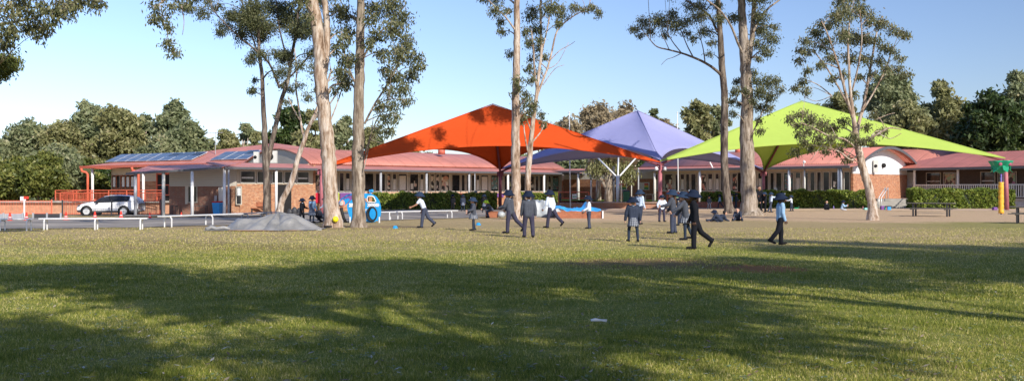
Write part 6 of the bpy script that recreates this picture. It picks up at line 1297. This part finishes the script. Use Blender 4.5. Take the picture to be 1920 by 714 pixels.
    for s in (-1,0,1): m.capsule(T(tl(.02*H, s*.042*H)), T(tl(.215*H, s*.056*H)), r(w+infl), r(.060+infl), 12)
    m.capsule(T(tl(.255*H, -.072*H)), T(tl(.255*H, .072*H)), r(.034+infl), r(.034+infl), 12)
    if up_kind in ('jumper','blazer','shirt'): 
        for s in (-1,0,1): m.capsule(T(tl(-.02*H if up_kind != 'shirt' else .0, s*.040*H)), T(tl(.05*H, s*.04*H)), r(.056+infl), r(.056+infl), 12)
    for nm in 'LR':
        S_, el, wr, dv = sho[nm]; m.capsule(T(S_-Vector((0,0,.004*H))), T(S_.lerp(el, .62) if sleeve_short else el), r(.034+infl), r(.030+infl*.9), 12)
        if not sleeve_short: m.capsule(T(el), T(el.lerp(wr, .93)), r(.027+infl), r(.021+infl*.8), 12)
    remesh(m, up_kind if up_kind != 'tee' else 'shirt', K[up_mat], t, vox, 3)
    if collar: cm = MB(); cm.lathe(T(nk-Vector((0,0,.012*H))), [(r(.044),-.006),(r(.040),.02),(r(.036),.022)], 14); cm.build('collar', K[collar], t, True)
    # lower garment
    kind, lm = lower
    if kind == 'trousers':
        m = MB()
        for s, nm in zip((1,-1), 'LR'):
            m.capsule(T(tl(.03*H, s*.036*H)), T(J['hip'+nm]), r(.058), r(.060), 12); m.capsule(T(J['hip'+nm]), T(J['kn'+nm]), r(.062), r(.047), 12); m.capsule(T(J['kn'+nm]), T(J['kn'+nm].lerp(J['an'+nm], .94)), r(.046), r(.041), 12)
        remesh(m, 'trousers', K[lm], t, vox, 3)
    else:
        z0, z1, w0, w1 = (.03, -.155, .082, .125) if kind == 'skirt' else (.08, -.23, .078, .135); k = 48; rows = 7; vs = []; fs = []; uv = []
        sw = (J['knL'].x+J['knR'].x)/2*.5
        for j in range(rows+1):
            f = j/rows; z = z0+(z1-z0)*f
            for i in range(k):
                a = 2*PI*i/k; rr = (w0+(w1-w0)*f)*(1+.055*math.sin(a*12)*f); ex = abs(J['knL'].x-J['knR'].x)/H*.35*f; vs.append(T(Vector(((rr+ex)*math.cos(a)*H+sw*f, rr*math.sin(a)*.98*H, z*H)))); uv.append((i/k, f))
        for j in range(rows):
            for i in range(k): fs.append((j*k+i, j*k+(i+1) % k, (j+1)*k+(i+1) % k, (j+1)*k+i))
        m = MB(); m.add(vs, fs); so = m.build('skirt' if kind == 'skirt' else 'dress', K[lm], t, True); ul = so.data.uv_layers.new(name='UVMap'); idx = 0
        for p_ in so.data.polygons:
            for li, vi in zip(p_.loop_indices, p_.vertices):
                U, V_ = uv[vi]; 
                if U == 0 and any(uv[x][0] > .9 for x in p_.vertices): U = 1
                ul.data[li].uv = (U, V_)
        sd = so.modifiers.new('t', 'SOLIDIFY'); sd.thickness = .006
        m = MB()
        for nm in 'LR': m.capsule(T(J['hip'+nm]), T(J['kn'+nm]), r(.047), r(.036), 12); m.capsule(T(J['kn'+nm]), T(J['an'+nm]), r(.036), r(.026), 12)
        remesh(m, 'tights', K['sock'], t, vox, 3)
        if kind == 'dress':
            m = MB(); 
            for s in (-1,0,1): m.capsule(T(tl(.03*H, s*.036*H)), T(tl(.20*H, s*.048*H)), r(.063), r(.070), 12)
            m.capsule(T(tl(.245*H, -.05*H)), T(tl(.245*H, .05*H)), r(.048), r(.048), 12); o = remesh(m, 'bodice', K[lm], t, vox, 3); ul = o.data.uv_layers.new(name='UVMap')
            co = [v_.co for v_ in o.data.vertices]
            for l_ in o.data.loops: c_ = co[l_.vertex_index]; ul.data[l_.index].uv = (c_.x*1.8+c_.y*1.2, c_.z*2.2)
    for nm in 'LR':
        m = MB(); m.capsule(T(J['heel'+nm]), T(J['toe'+nm]), r(.027), r(.023), 12); m.capsule(T(J['an'+nm]), T(J['heel'+nm].lerp(J['toe'+nm], .3)), r(.027), r(.025), 12); 
        if near: m.sph(T(J['toe'+nm]+Vector((0,0,0))), (r(.030), r(.024), r(.020)), 10, 7)
        remesh(m, 'shoe', K['shoe'], t, vox, 2)
    return t
Lf, Rt, Bk, Ft = 180, 0, 90, -90
person('child in black blazer and navy hat standing beside the girl in the tartan dress', 566, 417, 370, -20, ('trousers','black'), ('blazer','black'), skin='skin3', collar='pale', arms=((14,60,6),(4,20,6)))
person('girl in tartan dress and navy hat standing with her back turned', 585, 417.5, 365.5, 70, ('dress','tartan2'), ('shirt','sky'), arms=((6,20,10),(6,20,10)), hair='hairk', legs=((2,4),(-3,4)))
person('bare headed fair haired child crouching beside the pink post', 604, 417, 398, 160, ('trousers','black'), ('jumper','grey'), legs=((100,150),(85,130)), lean=38, arms=((40,30,8),(55,20,8)), hat=None, hair='hairy', H=1.15, headtilt=-12, foot=(0,0))
person('child in white shirt and navy hat partly hidden by the big gum trunk', 610.5, 415, 368, 170, ('trousers','navy'), ('shirt','white'), arms=((20,40,6),(8,20,6)))
person('running boy in short sleeved pale shirt leaning to the left', 796, 427, 359, Lf, ('trousers','slate'), ('tee','white'), legs=((12,6),(-22,26)), lean=24, arms=((35,30,14),(-12,18,8)), skin='skin2', hat='hatb', headtilt=-12, foot=(0,-45), H=1.41)
person('girl in charcoal jumper and tartan skirt with a ponytail', 888, 432, 368, 195, ('skirt','tartan'), ('jumper','grey'), arms=((16,62,6),(10,40,6)), legs=((7,6),(-4,6)), hat='hatb', long_hair='tail', collar='pale')
person('boy in charcoal jumper striding left behind the straight gum', 957, 437.5, 359, 150, ('trousers','trou'), ('blazer','grey'), legs=((6,4),(-30,20)), lean=8, arms=((18,55,8),(14,40,6)), skin='skin2', collar='pale', foot=(0,-50), H=1.44)
person('boy in charcoal jumper seen from behind, nearest of the group left of centre', 991, 445.5, 355, 96, ('trousers','trou'), ('jumper','grey'), legs=((8,10),(-6,8)), lean=2, arms=((4,14,12),(-8,14,13)), collar='pale', lat=.03)
person('boy in pale blue shirt striding in front of the pale tarpaulin', 1034, 427.5, 353, 140, ('trousers','trou'), ('shirt','white'), legs=((12,6),(-32,18)), lean=9, arms=((10,28,9),(-14,22,9)), skin='skin2', foot=(0,-45), H=1.45)
person('boy in white shirt with long neck flap standing by the sandpit', 1104, 429, 365, 188, ('trousers','slate'), ('shirt','white'), arms=((14,48,5),(10,30,5)), legs=((3,4),(-4,4)), hair='hairk', skin='skin2')
person('child in pale blue shirt just behind the girl in the navy jumper', 1199, 421, 353.5, 40, ('trousers','navy'), ('shirt','pale'), arms=((10,30,6),(4,20,6)), hat='hatb')
person('girl in navy jumper and tartan skirt walking away alone', 1187, 453.5, 366, 94, ('skirt','tartan'), ('jumper','navy'), arms=((2,10,17),(0,10,17)), legs=((6,8),(-5,8)), hair='hairy', collar='pale', lat=.06)
person('small boy in white shirt standing with elbows out by the pink post', 1241, 416, 364, -75, ('trousers','trou'), ('shirt','white'), arms=((4,70,34),(4,40,30)), legs=((2,3),(-2,3)), lat=.06)
person('girl with long brown hair in charcoal blazer and slate trousers', 1262, 437.5, 353, 165, ('trousers','slate'), ('blazer','grey'), arms=((34,45,8),(10,30,8)), hat='hatb', long_hair='loose', legs=((4,5),(-3,4)))
person('girl in charcoal jumper and tartan skirt behind the striding boy in black', 1286, 450, 356.5, 170, ('skirt','tartan'), ('jumper','grey'), arms=((42,16,14),(22,20,10)), legs=((4,5),(-12,10)), lean=8, hat='hatb')
person('child mostly hidden between the girl with long hair and the tartan skirt', 1277, 423, 367, 120, ('trousers','navy'), ('jumper','grey'), arms=((6,20,6),(4,20,6)))
person('boy in black jumper and trousers striding, nearest child to the viewer', 1303, 467, 357, 168, ('trousers','black'), ('jumper','black'), legs=((4,4),(-24,28)), lean=4, arms=((-10,14,6),(6,18,6)), skin='skin3', foot=(0,-62), headturn=8, H=1.43)
person('boy in sky blue shirt and black trousers walking alone at right', 1463, 459.5, 359, 4, ('trousers','black'), ('shirt','sky'), legs=((10,10),(-18,22)), lean=2, arms=((-6,12,5),(2,14,5)), skin='skin3', foot=(4,-28), headturn=-10)
person('hooded child in navy sprawled on the ground by the gum roots', 1356, 415.5, 390, 10, ('trousers','navy'), ('jumper','navy'), legs=((-62,20),(-80,10)), lean=60, arms=((30,35,12),(20,45,12)), hat=None, hair='hairk', H=1.2, sit=1, headtilt=-10, g=G(1345,414.5), group=None)
person('child in navy leaning forward beside the sprawled child', 1356, 416, 390, 150, ('trousers','navy'), ('jumper','navy'), legs=((95,150),(85,150)), lean=46, arms=((30,20,12),(30,20,12)), hat='hat', H=1.15, sit=1, g=G(1352,416))
person('bare headed dark haired boy sitting on the ground against the gum', 1385, 415, 388, -110, ('trousers','navy'), ('blazer','navy'), legs=((88,120),(84,115)), lean=28, arms=((28,40,14),(28,40,14)), hat=None, hair='hairk', H=1.2, sit=1, headtilt=20, lat=.5, collar='white', g=G(1384,414))
far = dict(near=False)
person('child in dark clothes standing in the hedge shade, left of the shaded pair', 849, 395, 363, 80, ('trousers','black'), ('jumper','black'), hair='hairk', **far)
person('girl in navy tunic standing in the hedge shade, right of the shaded pair', 868, 396, 364, 100, ('skirt','tartan2'), ('jumper','navy'), hair='hairk', **far)
person('girl in black standing by the hedge near the dark plum post', 908, 399, 363, 100, ('skirt','tartan2'), ('jumper','black'), arms=((10,60,10),(10,50,10)), hair='hairk', **far)
person('child in yellow green cap bent over on the wooden box', 921, 406.5, 380, 190, ('trousers','slate'), ('jumper','grey'), legs=((70,85),(60,80)), lean=42, arms=((40,30,8),(30,30,8)), hat='hivis', H=1.18, g=Vector((X(922,51.2), 51.4, 0)), **far)
person('child in white shirt under the verandah above the hedge', 892, 394, 352, -100, ('trousers','navy'), ('shirt','white'), g=Vector((X(892,86), 86, -.06)), H=1.45, **far)
person('small child in white shirt peeping over the hedge near the plum post', 914, 394, 357, 60, ('trousers','navy'), ('shirt','white'), g=Vector((X(914,86), 86, -.1)), H=1.25, **far)
person('small boy in grey vest standing before the brick planter', 1329.5, 392.5, 366, -90, ('trousers','slate'), ('jumper','slate'), H=None, **far)
person('child in pale shirt striding by the planter left of the dark gum', 1350, 390.5, 363, 160, ('trousers','navy'), ('shirt','sky'), legs=((25,20),(-25,20)), **far)
person('child in pale shirt half hidden behind the leaning dark trunk', 1371, 391, 362, 20, ('trousers','navy'), ('shirt','sky'), **far)
person('child in navy jumper between the two gum trunks', 1380, 391, 361, 0, ('trousers','navy'), ('jumper','navy'), hair='hairk', arms=((20,40,6),(10,30,6)), **far)
person('adult in black with orange vest standing by the thick gum', 1423, 396, 347, -80, ('trousers','black'), ('jumper','black'), hat=None, hair='hairk', skin='skin2', arms=((20,70,8),(20,60,8)), **far)
t_ = person('child in black next to the adult with orange vest', 1434, 398.5, 359, -150, ('trousers','black'), ('jumper','black'), hat='hatb', legs=((12,10),(-14,12)), arms=((20,30,10),(10,30,10)), **far)
person('child in pale blue shirt reaching right with both arms', 1445, 398.5, 359, 10, ('trousers','slate'), ('shirt','pale'), hat='hatb', legs=((10,6),(-16,14)), arms=((80,14,6),(70,20,6)), **far)
person('child in black jacket and white shirt sitting under the bright hedge', 1549.5, 393.5, 372, -90, ('trousers','black'), ('blazer','black'), legs=((80,95),(80,95)), lean=8, hat=None, hair='hairk', H=1.2, sit=1, collar='white', g=G(1549.5,393.5), **far)
person('girl in tartan dress and blue sleeves sitting under the bright hedge', 1578, 394, 367, -20, ('trousers','tartan2'), ('shirt','sky'), legs=((75,100),(70,95)), lean=14, arms=((40,80,8),(30,70,8)), H=1.25, sit=1, g=G(1578,394), hat='hat', **far)
person('child in white shirt behind the boy in sky blue', 1484, 396, 372, 160, ('trousers','navy'), ('shirt','white'), H=1.1, arms=((50,40,8),(40,40,8)), hat='hatb', **far)
v = tag(MB().box(Vector((X(1418.5,69.5), 69.2, 1.05)), (.20,.14,.42)).build('hanging_vest', K['orange'], None, bevel=.04), 'bright orange bag held beside the adult in black', 'bag')
# ------------------------------------------------------------------ light, sky, camera
AZ, EL = math.radians(33), math.radians(31)
s = bpy.data.lights.new('sun', 'SUN'); s.energy = 4.6; s.angle = math.radians(.53); s.color = (1.0, .93, .82)
so = bpy.data.objects.new('sun', s); COL.objects.link(so); so.location = (30, -30, 40)
dv = Vector((-math.sin(AZ)*math.cos(EL), math.cos(AZ)*math.cos(EL), -math.sin(EL))); so.rotation_euler = dv.to_track_quat('-Z', 'Y').to_euler()
wd = bpy.data.worlds.new('World'); sc.world = wd; wd.use_nodes = True; nt = wd.node_tree; bg = nt.nodes['Background']; sk = nt.nodes.new('ShaderNodeTexSky'); sk.sky_type = 'NISHITA'; sk.sun_disc = False
sk.sun_elevation = EL; sk.sun_rotation = PI-AZ; sk.air_density = 1.0; sk.dust_density = .6; sk.ozone_density = 2.0; sk.altitude = 40
tc = nt.nodes.new('ShaderNodeTexCoord'); sx = nt.nodes.new('ShaderNodeSeparateXYZ'); nt.links.new(tc.outputs['Generated'], sx.inputs[0])
mr = nt.nodes.new('ShaderNodeMapRange'); nt.links.new(sx.outputs[0], mr.inputs[0])
for i, q in enumerate((-.5, .5, 1.12, .72)): mr.inputs[i+1].default_value = q
tint = mixc(nt, 1.0, sk.outputs[0], (.93,.96,1.17), 'MULTIPLY'); vm = nt.nodes.new('ShaderNodeVectorMath'); vm.operation = 'SCALE'; nt.links.new(tint, vm.inputs[0]); nt.links.new(mr.outputs[0], vm.inputs['Scale'])
nt.links.new(vm.outputs[0], bg.inputs[0]); bg.inputs[1].default_value = .125
cam = bpy.data.cameras.new('camera'); cam.lens = 36*F/1920; cam.sensor_width = 36; cam.clip_end = 5000; co = bpy.data.objects.new('camera', cam); COL.objects.link(co); co.location = (0,0,CZ); co.rotation_euler = (PI/2,0,0); sc.camera = co
sc.view_settings.view_transform = 'Standard'; sc.view_settings.look = 'None'; sc.view_settings.exposure = 0.35; sc.view_settings.gamma = 1
sc.cycles.max_bounces = 6; sc.cycles.transparent_max_bounces = 8
